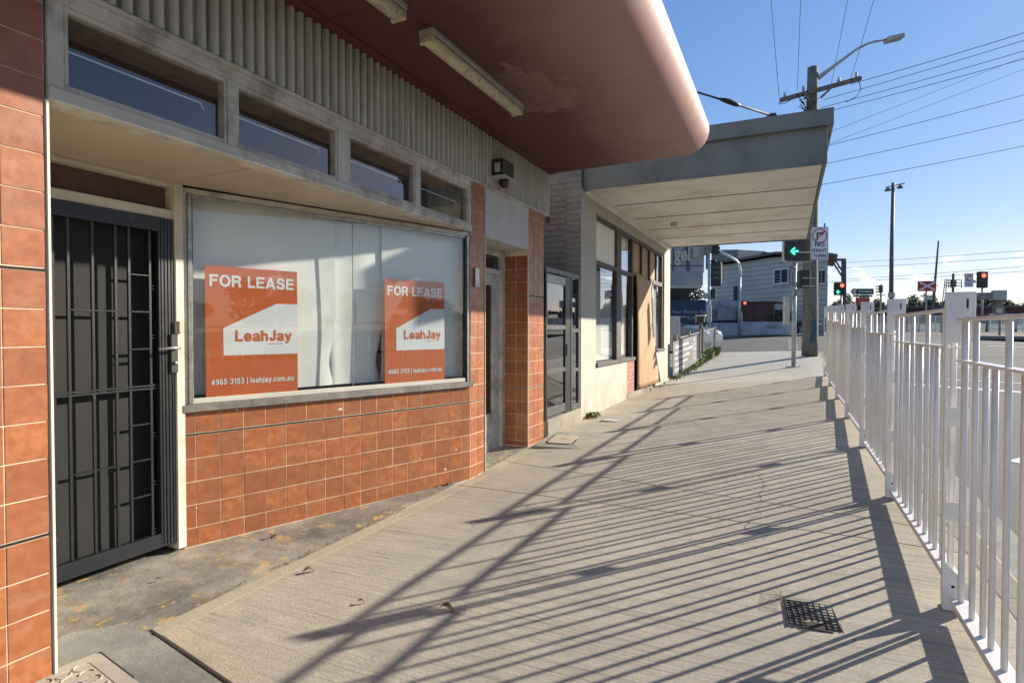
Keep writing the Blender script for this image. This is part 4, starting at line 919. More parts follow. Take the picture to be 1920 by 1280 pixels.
b = MB(); b.bbox(-.25, .41, -.50, -.462, -.02, .004, .003); b.bbox(.402, .44, -.5, .5, -.02, .0045, .003); b.build('edge_strip', M['trowel'], mh)
# pit lid near the camera
pl = thing('pit_lid', 'pale square pit lid with raised curved pattern in the near left corner', 'pit lid', (-2.60, 1.19, gz(-2.6, 1.19)-.006), None, R(-9))
M['lid'] = mat('pale_pit_lid', (.50, .46, .38), .7, var=.15, scale=8, dirt=(.25, .23, .2), dirt_amt=.5)
MB().bbox(-.235, .235, -.30, .30, -.05, .006, .002).build('gap', M['joint'], pl); rrect(.222, .285, .03, -.02, .014).build('frame', M['lid'], pl)
rrect(.165, .228, .02, .013, .0165).build('joint', M['joint'], pl); rrect(.160, .223, .02, .013, .018).build('lid', M['lid'], pl)
b = MB()
for i in range(5):
    for j in range(7):
        cx, cy = -.13+i*.065, -.19+j*.063; a0 = (i*7+j*3) % 4*90; pts = []
        for k in range(7):
            a = R(a0+k*30); pts.append((cx+.028*math.cos(a), cy+.028*math.sin(a), .0185))
        b.tube(pts, .0035, 5)
for i in range(6): b.bbox(-.155+i*.062-.001, -.155+i*.062+.001, -.215, .215, .017, .0205, .0003)
b.build('raised_pattern', M['lid'], pl)
# dry leaves and twigs
def leaf_obj(x, y, s, a, lab, kind=0):
    b = MB(); n = 7; vs = []; 
    for j in range(n):
        t_ = j/(n-1); wd = math.sin(math.pi*t_)**.8*s*.22+.0008; h = .012*s/.05*math.sin(math.pi*t_*1.1)+.002
        vs += [(t_*s, -wd, h+.4*wd), (t_*s, 0, h), (t_*s, wd, h+.5*wd)]
    b.add(vs, [q for j in range(n-1) for q in ((j*3, j*3+1, j*3+4, j*3+3), (j*3+1, j*3+2, j*3+5, j*3+4))])
    o = b.build('dry_leaf', M['leafdry'], None, (x, y, gz(x, y)+.003), True); o.rotation_euler = (0, 0, a); return tag(o, lab, 'leaf', 'dry leaves on the ground')
for px, py, s, a, lab in ((508, 1012, .07, 2.0, 'curled dark leaf on the entry floor near the tiled wall'), (290, 1089, .04, .6, 'small brown leaf in front of the security door'), (566, 1075, .075, .9, 'brown crumpled leaf on the pale slab edge'),
    (668, 1130, .05, .3, 'small curled dry leaf on the pale slab, left of the long shadows'), (822, 1142, .09, .1, 'larger crumpled dry leaf lying in the fence shadow'), (835, 912, .09, 1.2, 'dry leaf caught at the foot of the tiles'), (818, 915, .06, 2.2, 'small dry leaf beside the clump at the foot of the tiles'), (1170, 812, .03, .4, 'tiny leaf near the slotted grate')):
    r_ = ray(px, py); t_ = (CAMH-gz(-2.6, 3))/(-r_.z)
    for _ in range(6): P = CP+r_*t_; t_ = (CAMH-gz(P.x, P.y))/(-r_.z)
    leaf_obj(P.x, P.y, s, a, lab)
# gritty litter in the joint of the entry floor
b = MB()
for i in range(420):
    y = random.uniform(1.9, 6.1); x = -2.80+random.gauss(0, .016)-(.02 if random.random() < .3 else 0); s = random.uniform(.002, .007); z = gz(x, y)-.004; a = random.random()*3
    b.add([(x+s*math.cos(a+q*2.09), y+s*math.sin(a+q*2.09), z+(.002 if q else 0)) for q in range(3)]+[(x, y, z+s)], [(0, 1, 3), (1, 2, 3), (2, 0, 3), (0, 2, 1)])
o = b.build('grit', M['leafdry']); tag(o, 'gritty leaf litter along the joint of the shop entry', None, None, 'stuff')
def weed(x, y, n, h, lab, sp=.08, zoff=0, grp=None, stuff=False, m='weed', sx=1):
    b = MB()
    for i in range(n):
        a = random.random()*6.28; L = h*random.uniform(.5, 1.1); lean = random.uniform(.1, .7); wd = L*.12+.003
        bx, by = x+random.gauss(0, sp)*sx, y+random.gauss(0, sp); z0 = gz(bx, by)+zoff
        d = Vector((math.cos(a), math.sin(a), 0)); n_ = Vector((-d.y, d.x, 0))*wd
        p0 = Vector((bx, by, z0)); p1 = p0+d*L*lean*.4+Vector((0, 0, L*.6)); p2 = p0+d*L*lean+Vector((0, 0, L*.8))
        b.add([p0-n_*.3, p0+n_*.3, p1+n_, p1-n_, p2], [(0, 1, 2, 3), (3, 2, 4)])
    o = b.build('weeds' if stuff else 'weed', M[m])
    if stuff: tag(o, lab, None, None, 'stuff')
    else: tag(o, lab, 'weed', grp)
    return o
weed(-2.70, 8.55, 70, .10, 'small green weed at the foot of the cream wall corner', .06)
weed(-2.72, 8.35, 30, .05, 'tiny brown weed left of the green weed by the step', .04, m='leafdry')
weed(-2.66, 15.6, 120, .09, 'low green weeds at the far corner of the cream wall', .10, 0, None, True)

# ================================================================== NEIGHBOUR YARD: wire fence, sign, letterbox, car
wf = thing('wire_fence', 'low wire mesh fence with timber rails in front of the yard', 'fence')
FXX = -2.72
def fz(y): return gz(-2.7, y)
for y in (15.9, 18.2, 20.6, 21.4, 25.2): 
    box('post', M['agate'], wf, FXX-.05, FXX+.05, y-.05, y+.05, fz(y)-.1, fz(y)+1.15)
b = MB()
for a, c_ in ((15.9, 20.6), (21.4, 25.2)):
    for h in (.12, 1.02): b.tube([(FXX, a, fz(a)+h), (FXX, c_, fz(c_)+h)], .022, 6)
b.build('rail', M['agate'], wf)
b = MB()
for a, c_ in ((15.9, 20.6), (21.4, 25.2)):
    y = a
    while y < c_-.02: b.tube([(FXX, y, fz(y)+.12), (FXX, y, fz(y)+1.0)], .003, 4, False); y += .085
    for k in range(10): h = .15+k*.09; b.tube([(FXX, a, fz(a)+h), (FXX, c_, fz(c_)+h)], .003, 4, False)
o = b.build('wire_mesh', M['gal'], wf); o['kind'] = 'stuff'
# for-lease style board tied to the wire fence
sb_ = thing('fence_sign', 'grey sign board with rows of white lettering tied to the wire fence', 'sign')
def fyz(px, py): return onX(px, py, FXX+.06)
A = fyz(1262, 632); B_ = fyz(1306, 627); C_ = fyz(1306, 674); D_ = fyz(1262, 692)
za, zb_ = (fz(17.5)+.12, fz(17.5)+1.02)
M['signg'] = mat('grey_sign_face', (.13, .13, .135), .6, var=.15, scale=2)
MB().add([(FXX+.055, A.y, fz(A.y)+.10), (FXX+.055, B_.y, fz(B_.y)+.10), (FXX+.055, B_.y, fz(B_.y)+.98), (FXX+.055, A.y, fz(A.y)+.98), (FXX+.065, A.y, fz(A.y)+.10), (FXX+.065, B_.y, fz(B_.y)+.10), (FXX+.065, B_.y, fz(B_.y)+.98), (FXX+.065, A.y, fz(A.y)+.98)],
         [(0, 1, 2, 3), (7, 6, 5, 4), (0, 4, 5, 1), (1, 5, 6, 2), (2, 6, 7, 3), (3, 7, 4, 0)]).build('board', M['signg'], sb_)
ydir = Vector((0, 1, (fz(B_.y)-fz(A.y))/(B_.y-A.y)))
Lb = B_.y-A.y
for k, (s_, w_) in enumerate((('Quotable', .55), ('at the Function', .75), ('for hire today', .60), ('Call in now', .5), ('OPEN', .35))):
    text('lettering', s_, M['white_print'], sb_, (FXX+.067, A.y+Lb*.06, fz(A.y)+.80-k*.155), ydir, (0, 0, 1), .085, Lb*w_, .02)
for k, q in enumerate('LUNCH'): text('lettering', q, M['white_print'], sb_, (FXX+.067, A.y+Lb*.86, fz(B_.y)+.80-k*.15), ydir, (0, 0, 1), .09, Lb*.07, .02)
b = MB(); 
for y in (A.y+Lb*.81, A.y+Lb*.97): b.box(FXX+.066, FXX+.068, y, y+.02, fz(y)+.15, fz(y)+.95)
b.build('border', M['white_print'], sb_)
weed(-2.60, 20.2, 900, .13, 'green weeds and dry stalks growing along the foot of the wire fence', 2.2, 0, None, True, sx=.04)
weed(-2.55, 22.6, 700, .42, 'tall pale dry grass against the far end of the wire fence', .9, 0, None, True, 'weed', sx=.07)
# white pickets
pk = thing('picket_fence', 'short run of white vertical pickets behind the wire fence', 'fence')
P = at(1255, 625, 22); Q = at(1273, 625, 22); zt_ = at(1262, 593, 22).z; zb2 = at(1262, 627, 22).z
for i in range(6):
    p_ = P.lerp(Q, i/5); box('picket', M['panelw'], pk, p_.x-.035, p_.x+.035, p_.y-.01, p_.y+.01, zb2-.4, zt_, .002)
b = MB(); b.tube([(P.x, P.y+.03, zb2+.1), (Q.x, Q.y+.03, zb2+.1)], .03, 4); b.build('rail', M['panelw'], pk)
# letterbox on its post
lbx = at(1314, 598, 21); lt = thing('letterbox', 'cream framed black letterbox on a dark post behind the wire fence', 'letterbox', (lbx.x, lbx.y, 0))
zq = at(1314, 604, 21).z; zt2 = at(1314, 590, 21).z
box('box', M['blackp'], lt, -.13, .13, -.15, .15, zq, zt2-.06, .005); box('frame', M['cream'], lt, -.17, .17, -.17, .17, zt2-.055, zt2, .006); box('frame', M['cream'], lt, -.16, -.132, -.16, -.14, zq, zt2-.056); box('frame', M['cream'], lt, .132, .16, -.16, -.14, zq, zt2-.056)
box('post', M['polew'], lt, -.05, .05, -.05, .05, gz(lbx.x, lbx.y)-.05, zq, .004)
# parked car in the yard, only its bonnet and screen show
def car(label, loc, rz):
    t = thing('parked_car', label, 'car', loc, None, rz)
    prof = [(-2.1, .35), (-2.12, .75), (-1.95, .92), (-1.2, 1.0), (-.75, 1.42), (.35, 1.47), (1.05, 1.02), (1.9, .82), (2.08, .6), (2.08, .3)]
    wl = [(.0, .60), (0, 1), (0, 1)]
    b = MB(); secs = []
    for s_, k in ((-1, 0), (1, 0)): pass
    ys = [(-.86, .0), (-.80, .03), (.80, .03), (.86, .0)]
    vs = []; n = len(prof)
    for yv, gx_ in ((-.70, 1), (-.86, 0), (.86, 0), (.70, 1)):
        for (x, z) in prof:
            if gx_: vs.append((x, yv if z > 1.01 else yv*1.14, z))
            else: vs.append((x, yv, min(z, .98)))
    fs = []
    for a, b_ in ((1, 0), (0, 3), (3, 2)):
        for i in range(n-1): fs.append((a*n+i, a*n+i+1, b_*n+i+1, b_*n+i))
    fs.append(tuple(range(n, 2*n))); fs.append(tuple(reversed(range(2*n, 3*n)))); fs.append((n, 0, 3*n, 2*n)); fs.append((2*n-1, 3*n-1, 4*n-1, n-1))
    b.add(vs, fs); b.build('body', M['car'], t)
    b = MB(); b.add([(.37, -.64, 1.44), (1.0, -.74, 1.05), (1.0, .74, 1.05), (.37, .64, 1.44)], [(0, 1, 2, 3)])
    for v in b.v: pass
    b.v = [(x+.012, y, z+.012) for x, y, z in b.v]; b.build('windscreen', M['glassd'], t)
    for s_ in (-1, 1):
        b = MB(); b.add([(-.68, s_*.715, 1.37), (.30, s_*.715, 1.40), (.90, s_*.80, 1.05), (-1.1, s_*.82, 1.03)], [(0, 1, 2, 3)]); b.v = [(x, y+s_*.02, z) for x, y, z in b.v]; b.build('side_window', M['glassd'], t)
        MB().bbox(2.0, 2.09, s_*.55-.18, s_*.55+.18, .62, .76, .03).build('headlight', M['white_print'], t)
        for xw in (-1.3, 1.3):
            wv = obj('wheel', None, t, (xw, s_*.78, .32)); MB().tube([(0, -.10, 0), (0, .10, 0)], .32, 24).build('tyre', M['tyre'], wv); MB().tube([(0, s_*.101, 0), (0, s_*.108, 0)], .19, 16).build('rim', M['alu'], wv)
    return t
cpos = at(1285, 640, 27); car('dark silver car parked in the yard behind the wire fence', (cpos.x-.6, cpos.y, gz(cpos.x, cpos.y)+.02), R(-20))

# ================================================================== POLES, SIGNALS AND SIGNS AT THE CORNER
def vis(name, label, cat, px, py, d, group=None):
    p_ = at(px, py, d); return thing(name, label, cat, (p_.x, p_.y, p_.z), group, YAW)
# in things made by vis(): x to the right across the view, y away, z up, in metres, at the surveyed place
def zpx(d): return d/FPX
# signal post nearest the grey awning
d = 15.03; k = zpx(d)
sp = vis('traffic_signal', 'galvanised signal post with square lamp board showing a green left arrow', 'traffic light', 1488, 688, d)
b = MB(); b.tube([(0, 0, 0), (0, 0, (688-490)*k)], .055, 14); b.build('pole', M['gal'], sp, None, True)
MB().bbox(-.14, .14, -.14, .14, 0, .02).build('base_plate', M['gal'], sp)
for sx in (-.1, .1): MB().tube([(sx, -.1, .02), (sx, -.1, .06)], .012, 6).build('bolt', M['gal'], sp)
zc = (688-448)*k; x0, x1 = (1463-1488)*k, (1521-1488)*k
def lens_board(par, x0, x1, z0, z1, y=0, rim=True):
    rr = .08; pts = []
    for cx, cz, a0 in ((x1-rr, z1-rr, 0), (x0+rr, z1-rr, 90), (x0+rr, z0+rr, 180), (x1-rr, z0+rr, 270)):
        for q in range(5): a = R(a0+q*22.5); pts.append((cx+rr*math.cos(a), cz+rr*math.sin(a)))
    MB().prism(pts, y-.03, y+.10).build('lamp_board', M['blackp'], par)
    if rim:
        rr = .1; e = .022; pts = []
        for cx, cz, a0 in ((x1+e-rr, z1+e-rr, 0), (x0-e+rr, z1+e-rr, 90), (x0-e+rr, z0-e+rr, 180), (x1+e-rr, z0-e+rr, 270)):
            for q in range(5): a = R(a0+q*22.5); pts.append((cx+rr*math.cos(a), cz+rr*math.sin(a)))
        MB().prism(pts, y-.01, y+.08).build('board_rim', M['panelw'], par)
def arrow(par, cx, cz, s, y, m='glow_g', left=True):
    q = -1 if left else 1; b = MB(); w_ = s*.17
    for sg in (-1, 1):
        a = Vector((cx+q*s*.5, 0, cz)); e = Vector((cx-q*s*.0, 0, cz+sg*s*.5)); dd = (e-a).normalized(); nv = Vector((-dd.z, 0, dd.x))*w_*.5
        b.add([(v.x, yy, v.z) for yy in (y, y-.012) for v in (a-nv, e-nv, e+nv, a+nv)], [(0, 1, 2, 3), (7, 6, 5, 4), (0, 4, 5, 1), (1, 5, 6, 2), (2, 6, 7, 3), (3, 7, 4, 0)])
    b.box(min(cx+q*s*.3, cx-q*s*.5), max(cx+q*s*.02, cx-q*s*.5) if q > 0 else cx+s*.5, y-.010, y, cz-w_*.5, cz+w_*.5) if False else b.box(cx-.02*s, cx+s*.5, y-.010, y, cz-w_*.5, cz+w_*.5)
    b.build('lit_arrow', M[m], par)
def hood(par, cx, cz, r, y, L=.22, m='blackp'):
    b = MB(); n = 12; vs = []
    for yy, rr in ((y, r), (y-L, r*.95)):
        for i in range(n+1): a = R(-20+220*i/n); vs.append((cx+rr*math.cos(a), yy, cz+rr*math.sin(a)))
    b.add(vs, [(i, i+1, n+2+i, n+1+i) for i in range(n)]); b.add([(v[0]*1, v[1], v[2]+.006) for v in vs], [(i, n+1+i, n+2+i, i+1) for i in range(n)])
    b.build('hood', M[m], par)
def lens(par, cx, cz, r, y, m='blackp'): MB().tube([(cx, y, cz), (cx, y-.015, cz)], r, 16).build('lens', M[m], par)
z0 = (688-491)*k; z1 = z0+.93; lens_board(sp, x0+.02, (1516.5-1488)*k, z0, z1, -.12)
arrow(sp, (1482-1488)*k, (688-473)*k, .17, -.17)
for cx in (1481, 1503):
    for zz_ in (458, 438, 418): lens(sp, (cx-1488)*k, (688-zz_)*k, .105, -.151, 'dark')
lens(sp, (1503-1488)*k, (688-474)*k, .105, -.151, 'dark')
MB().bbox(-.27, -.13, -.06, .06, (688-609)*k, (688-556)*k, .01).build('control_box', M['panelw'], sp)
MB().bbox((1497-1488)*k, (1516-1488)*k, -.05, .25, (688-540)*k, (688-507)*k, .01).build('side_lamps', M['blackp'], sp)
for zz_ in (523, 538): MB().bbox((1499-1488)*k, (1520-1488)*k, -.20, -.06, (688-zz_)*k, (688-zz_)*k+.02, .004).build('hood', M['tan'], sp)
b = MB(); b.tube([(0, -.06, (688-503)*k), (-.10, -.10, (688-500)*k), (-.16, -.08, (688-507)*k), (-.15, -.05, (688-528)*k), (-.06, -.05, (688-536)*k)], .012, 6); b.tube([(-.05, -.06, (688-503)*k), (-.11, -.10, (688-520)*k), (-.05, -.05, (688-534)*k)], .010, 6); b.build('cable', M['wire'], sp, None, True)
MB().bbox(-.03, .03, -.075, -.056, (688-556)*k, (688-542)*k).build('push_button', M['sill'], sp)
# NO RIGHT TURN sign on the post
def nrt(par, x0, x1, z0, z1, y, small=False):
    MB().bbox(x0, x1, y, y+.012, z0, z1, .003).build('plate', M['white_print'], par); W_ = x1-x0; H_ = z1-z0
    b = MB(); e = .012
    for q in ((x0+e, x1-e, z1-e-.008, z1-e), (x0+e, x1-e, z0+e, z0+e+.008), (x0+e, x0+e+.008, z0+e+.009, z1-e-.009), (x1-e-.008, x1-e, z0+e+.009, z1-e-.009)): b.box(q[0], q[1], y-.002, y-.0005, q[2], q[3])
    b.build('border', M['blackp'], par)
    cx, cz, r = (x0+x1)/2, z1-H_*.27, W_*.42; b = MB(); n = 28
    for i in range(n):
        a, c_ = 2*math.pi*i/n, 2*math.pi*(i+1)/n
        b.add([(cx+rr*math.cos(t_), yy, cz+rr*math.sin(t_)) for yy in (y-.003, y-.0005) for rr, t_ in ((r, a), (r, c_), (r*.86, c_), (r*.86, a))], [(0, 1, 2, 3), (7, 6, 5, 4)])
    q = r*.66; b.add([(cx-q-.01, y-.0045, cz-q+.01), (cx-q+.01, y-.0045, cz-q-.01), (cx+q+.01, y-.0045, cz+q-.01), (cx+q-.01, y-.0045, cz+q+.01)], [(0, 1, 2, 3)]); b.build('ring', M['redsign'], par)
    b = MB(); b.box(cx-r*.42, cx-r*.22, y-.003, y-.001, cz-r*.6, cz+r*.3); b.box(cx-r*.42, cx+r*.25, y-.0031, y-.0011, cz+r*.22, cz+r*.42); b.add([(cx+r*.2, y-.0032, cz+r*.02), (cx+r*.2, y-.0032, cz+r*.62), (cx+r*.62, y-.0032, cz+r*.32)], [(0, 1, 2)]); b.build('turn_arrow', M['blackp'], par)
    for s_, h, zf, wf in (('NO', .13, .40, .56), ('RIGHT', .10, .235, .80), ('TURN', .10, .07, .74)): gtext('lettering', s_, M['blackp'], par, (cx-W_*wf/2, y-.003, z0+H_*zf), (1, 0, 0), (0, 0, 1), H_*h, W_*wf, .17)
k = zpx(14.6)
ns = vis('turn_sign', 'white NO RIGHT TURN sign with red ring at the end of the grey awning', 'road sign', 1536.5, 487, 14.6)
nrt(ns, -.225, .225, 0, .83, 0)
b = MB(); b.tube([(.15, .05, .5), (.15, .05, .93)], .02, 8); b.build('stub', M['sill'], ns); b = MB(); b.tube([(-.6, .1, .2), (.2, .03, .2)], .018, 6); b.build('bracket', M['gal'], ns)
# timber power pole with crossarm and lamp
D = 17.97; k = zpx(D)
pp = vis('power_pole', 'weathered round timber power pole with crossarm and street lamp arm', 'power pole', 1518, 667, D)
def pt(px, py, dd=0): return ((px-1518)*k*(1+dd/D), dd, (667-py)*k)
b = MB(); H = (667-132)*k; N = 14; b.tube([(math.sin(i)*.01, 0, H*i/N) for i in range(N+1)], [.235-.085*i/N for i in range(N+1)], 22); b.build('shaft', M['polew'], pp, None, True)
b = MB(); b.add([], []); a, c_ = Vector(pt(1453, 197, -.35)), Vector(pt(1600, 157, .55)); dv = (c_-a).normalized()
def bar(a, c_, w_, h_):
    a = Vector(a); c_ = Vector(c_); dv = (c_-a).normalized(); s1 = Vector((0, 0, 1)).cross(dv).normalized()*w_/2; s2 = dv.cross(s1).normalized()*h_/2
    bb = MB(); bb.add([p_+q for p_ in (a, c_) for q in (s1+s2, s1-s2, -s1-s2, -s1+s2)], [(0, 1, 2, 3), (7, 6, 5, 4), (0, 4, 5, 1), (1, 5, 6, 2), (2, 6, 7, 3), (3, 7, 4, 0)]); return bb
off = Vector((0, -.21, 0))
bar(Vector(pt(1453, 197))+off, Vector(pt(1600, 157))+off, .11, .12).build('crossarm', M['polew'], pp)
bar(Vector(pt(1494, 186))+off*1.6, Vector(pt(1516, 212))+off*.9, .07, .10).build('brace', M['polew'], pp)
bar(Vector(pt(1548, 172))+off*1.6, Vector(pt(1528, 192))+off*.9, .05, .06).build('brace', M['polew'], pp)
b = MB(); b.tube([pt(1527, 152), pt(1561, 127), pt(1600, 98), pt(1622, 87), pt(1657, 79)], [.075, .05, .038, .036, .034], 10); b.build('lamp_arm', M['gal'], pp, None, True)
bar(pt(1654, 82), pt(1683, 75.5), .28, .12).build('street_lamp', M['tan'], pp)
for px, py in ((1461, 193), (1495, 181), (1560, 165), (1592, 156)):
    b = MB(); p_ = Vector(pt(px, py))+off; b.tube([p_, p_+Vector((0, 0, .07)), p_+Vector((0, 0, .09)), p_+Vector((0, 0, .15))], [.02, .05, .03, .045], 10); b.build('insulator', M['tan'], pp, None, True)
b = MB()
for _ in range(14):
    p_ = Vector(pt(random.uniform(1480, 1512), random.uniform(180, 212)))+off*1.3; q = Vector(pt(random.uniform(1485, 1526), random.uniform(175, 220)))+off*1.1; m_ = (p_+q)/2-Vector((0, .05, random.uniform(.05, .35))); b.tube([p_, m_, q], .011, 5)
b.tube([Vector(pt(1597, 162))+off, Vector(pt(1601, 178))+off, Vector(pt(1592, 191))+off, Vector(pt(1574, 200))+off], .012, 5)
b.tube([Vector(pt(1452, 200))+off, Vector(pt(1450, 204))+off, Vector(pt(1460, 203))+off, Vector(pt(1476, 194))+off], .012, 5)
o = b.build('jumper_cables', M['wire'], pp); o['kind'] = 'stuff'
M['graf'] = mat('faded_blue_paint_patch', (.07, .11, .12), .8, var=.3)
b = MB(); n = 8; vs = []
for zz_ in ((667-642)*k, (667-600)*k):
    for i in range(n+1): a = R(-115+80*i/n); rr = .235-.085*zz_/H+.004; vs.append((rr*math.cos(a)*1.0, rr*math.sin(a), zz_))
b.add(vs, [(i, i+1, n+2+i, n+1+i) for i in range(n)]); b.build('painted_patch', M['graf'], pp)
# overhead wires, each from the crossarm
def wire(p0, p1, sag, r, lab, n=14):
    pts = [p0.lerp(p1, i/n)-Vector((0, 0, 4*sag*(i/n)*(1-i/n))) for i in range(n+1)]
    o = MB().tube(pts, r, 5, False).build('overhead_wire', M['wire']); tag(o, lab, 'wire', 'overhead wires at the timber pole'); return o
ppl = Vector((-math.sin(YAW), math.cos(YAW), 0))
for (xa, ya), (xb, lab) in zip(((1461, 182), (1495, 170), (1558, 162), (1594, 154)), ((1447, 'overhead wire rising steeply, leftmost of four from the crossarm'), (1501, 'overhead wire rising steeply, second from the left of four'), (1587, 'overhead wire rising steeply, third from the left of four'), (1635, 'overhead wire rising steeply, rightmost of four from the crossarm'))):
    a = at(xa, ya, D-.2); c_ = at(xb, 0, D*.70*(a.z-CAMH)/(D*.70*.573)*.92 if False else (a.z-CAMH)/.575)
    e = a+(c_-a)*5.2; e.z = a.z-.2; wire(a, e, .25, .008, lab)
for (xa, ya), yb, d2_, r_, lab in (((1595, 158), 52, 15.5, .010, 'overhead wire to the right, topmost'), ((1545, 187), 66, 15.5, .009, 'overhead wire to the right, second from the top'), ((1540, 202), 86, 15.5, .009, 'overhead wire to the right, third from the top'), ((1540, 212), 101, 15.5, .009, 'overhead wire to the right, fourth from the top'),
    ((1520, 262), 105, 22, .006, 'thin pale overhead wire to the right, fifth from the top'), ((1520, 283), 128, 22, .006, 'thin pale overhead wire to the right, sixth from the top'), ((1520, 281), 170, 19, .009, 'overhead wire to the right from below the awning cap'), ((1520, 313), 217, 19, .009, 'lower overhead wire to the right, second lowest'), ((1520, 350), 266, 19, .009, 'lowest overhead wire to the right')):
    a = at(xa, ya, D); c_ = at(1925, yb, d2_); wire(a, c_+(c_-a)*1.2, .0 if r_ < .008 else .12, r_, lab)
# service cable with a splice and end clamp
A_ = at(1290, 168, 13.6); B2 = at(1462, 222, 14.6)
o = thing('service_cable', 'thick black service cable with a swollen splice above the grey awning', 'cable')
MB().tube([A_+(A_-B2)*.6, A_, at(1350, 186, 13.95), B2], [.022, .022, .026, .026], 8).build('cable', M['wire'], o, None, True)
MB().tube([at(1350, 186, 13.95), at(1358, 188, 14), at(1368, 191, 14.05), at(1380, 196, 14.1), at(1388, 198, 14.15)], [.03, .055, .065, .055, .03], 10).build('splice', M['wire'], o, None, True)
MB().tube([at(1440, 217, 14.5), at(1452, 217, 14.55), at(1464, 225, 14.6)], [.05, .075, .05], 8).build('clamp', M['blackp'], o)

# signal cluster at the left, beyond the yard
d = 30.1; k = zpx(d)
s1 = vis('traffic_signal', 'traffic signal seen from behind on a post beyond the letterbox', 'traffic light', 1329, 650, d)
Lx = lambda px: (px-1329)*k; Lz = lambda py: (650-py)*k
b = MB(); b.tube([(0, 0, -.3), (0, 0, Lz(476))], .08, 12); b.build('pole', M['gal'], s1, None, True)
MB().bbox(Lx(1330.5), Lx(1352), -.15, .05, Lz(536.5), Lz(492), .12).build('back_board', M['blackp'], s1); MB().bbox(Lx(1331), Lx(1341), -.1, 0, Lz(492), Lz(487), .05).build('top_visor', M['blackp'], s1)
for yy in (501, 511, 521): MB().bbox(Lx(1335), Lx(1346), -.19, -.151, Lz(yy+2), Lz(yy), .01).build('hinge_band', M['sill'], s1)
MB().bbox(Lx(1332), Lx(1341), -.1, .1, Lz(560), Lz(542), .03).build('side_lamps', M['blackp'], s1)
b = MB(); b.tube([(Lx(1321), -.1, Lz(555)), (Lx(1321), -.14, Lz(555))], .16, 14); b.build('round_plate', M['tan'], s1)
MB().bbox(Lx(1325), Lx(1333), -.10, .1, Lz(604), Lz(572), .02).build('control_box', M['panelw'], s1)
d = 37; k = zpx(d); s2 = vis('traffic_signal', 'white mast arm signal pole curving over to the left', 'traffic light', 1386, 632, d)
Lx = lambda px: (px-1386)*k; Lz = lambda py: (632-py)*k
b = MB(); b.tube([(0, 0, 0), (0, 0, Lz(520))], .095, 12); b.build('pole', M['gal'], s2, None, True)
b = MB(); b.tube([(Lx(1388), 0, Lz(519)), (Lx(1387.5), 0, Lz(507)), (Lx(1384), 0, Lz(495)), (Lx(1380), 0, Lz(489)), (Lx(1366), 0, Lz(481)), (Lx(1345), 0, Lz(470))], .085, 10); b.build('mast_arm', M['white'], s2, None, True)
MB().bbox(Lx(1333.5), Lx(1346), -.15, .1, Lz(477), Lz(452), .03).build('lamp_head', M['blackp'], s2)
for yy in (457, 464, 471): MB().bbox(Lx(1344), Lx(1348), -.2, .1, Lz(yy+4), Lz(yy), .03).build('hood', M['blackp'], s2)
MB().bbox(Lx(1319), Lx(1332), -.1, .1, Lz(479), Lz(452), .03).build('lamp_head', M['sill'], s2)
MB().bbox(Lx(1375), Lx(1382), -.1, .1, Lz(564), Lz(536), .04).build('lamp_head', M['blackp'], s2); MB().bbox(Lx(1388), Lx(1391), -.1, .1, Lz(603), Lz(585), .02).build('control_box', M['panelw'], s2)
lens(s2, Lx(1395), Lz(568.5), .08, -.1, 'glow_r')
# corner shop with violet fascia across the side road
def facing(px0, px1, py0, py1, d0, d1, th, nrm=None):
    """upright slab between two surveyed edges; returns MB in world space and its corner points"""
    a0, a1 = at(px0, py1, d0), at(px1, py1, d1); zt_ = at(px0, py0, d0).z; dv = Vector((a1.x-a0.x, a1.y-a0.y, 0)).normalized(); back = Vector((-dv.y, dv.x, 0))
    if back.dot(ppl) < 0: back = -back
    return a0, a1, zt_, dv, back
def slabw(name, m, par, px0, px1, py0, py1, d, th=.1, d1=None, zb=None):
    a0, a1, zt_, dv, back = facing(px0, px1, py0, py1, d, d1 or d, th); z0_ = a0.z if zb is None else zb; z1_ = at(px1, py0, d1 or d).z if d1 else zt_
    zb1 = (at(px1, py1, d1).z if d1 else a0.z) if zb is None else zb
    b = MB(); vs = [(p_.x+o_.x, p_.y+o_.y, z_) for o_ in (Vector((0, 0, 0)), back*th) for p_, z_ in ((a0, z0_), (a1, zb1), (a1, z1_), (a0, zt_))]
    b.add(vs, [(0, 1, 2, 3), (7, 6, 5, 4), (0, 4, 5, 1), (1, 5, 6, 2), (2, 6, 7, 3), (3, 7, 4, 0)]); return b.build(name, M[m], par)
vs_ = thing('corner_shop', 'violet grey shop front with large pale letters above its awning', 'shop')
slabw('sign_wall', 'violet_pane', vs_, 1235, 1320, 440, 511, 38, .3); slabw('awning_fascia', 'purple', vs_, 1230, 1318, 508, 535, 36.5, 1.6, 37.3); slabw('awning_lining', 'cream', vs_, 1230, 1316, 535, 540, 36.6, 1.6)
slabw('wall', 'dark', vs_, 1225, 1292, 540, 625, 39.5, .3)
for px in (1262, 1288, 1292): slabw('mullion', 'gantry', vs_, px, px+1.3, 445, 511, 37.9, .08)
slabw('mullion', 'gantry', vs_, 1250, 1320, 497, 499, 37.9, .07)
bar(at(1262, 482, 37.85), at(1290, 463, 37.85), .06, .06).build('strut', M['gantry'], vs_)
o0 = at(1264, 488, 37.8); text('lettering', 'gel', M['cream'], vs_, o0, RT, (0, 0, 1), .95, 1.05, .03); slabw('lettering', 'cream', vs_, 1300, 1311, 463, 483, 37.8, .02)
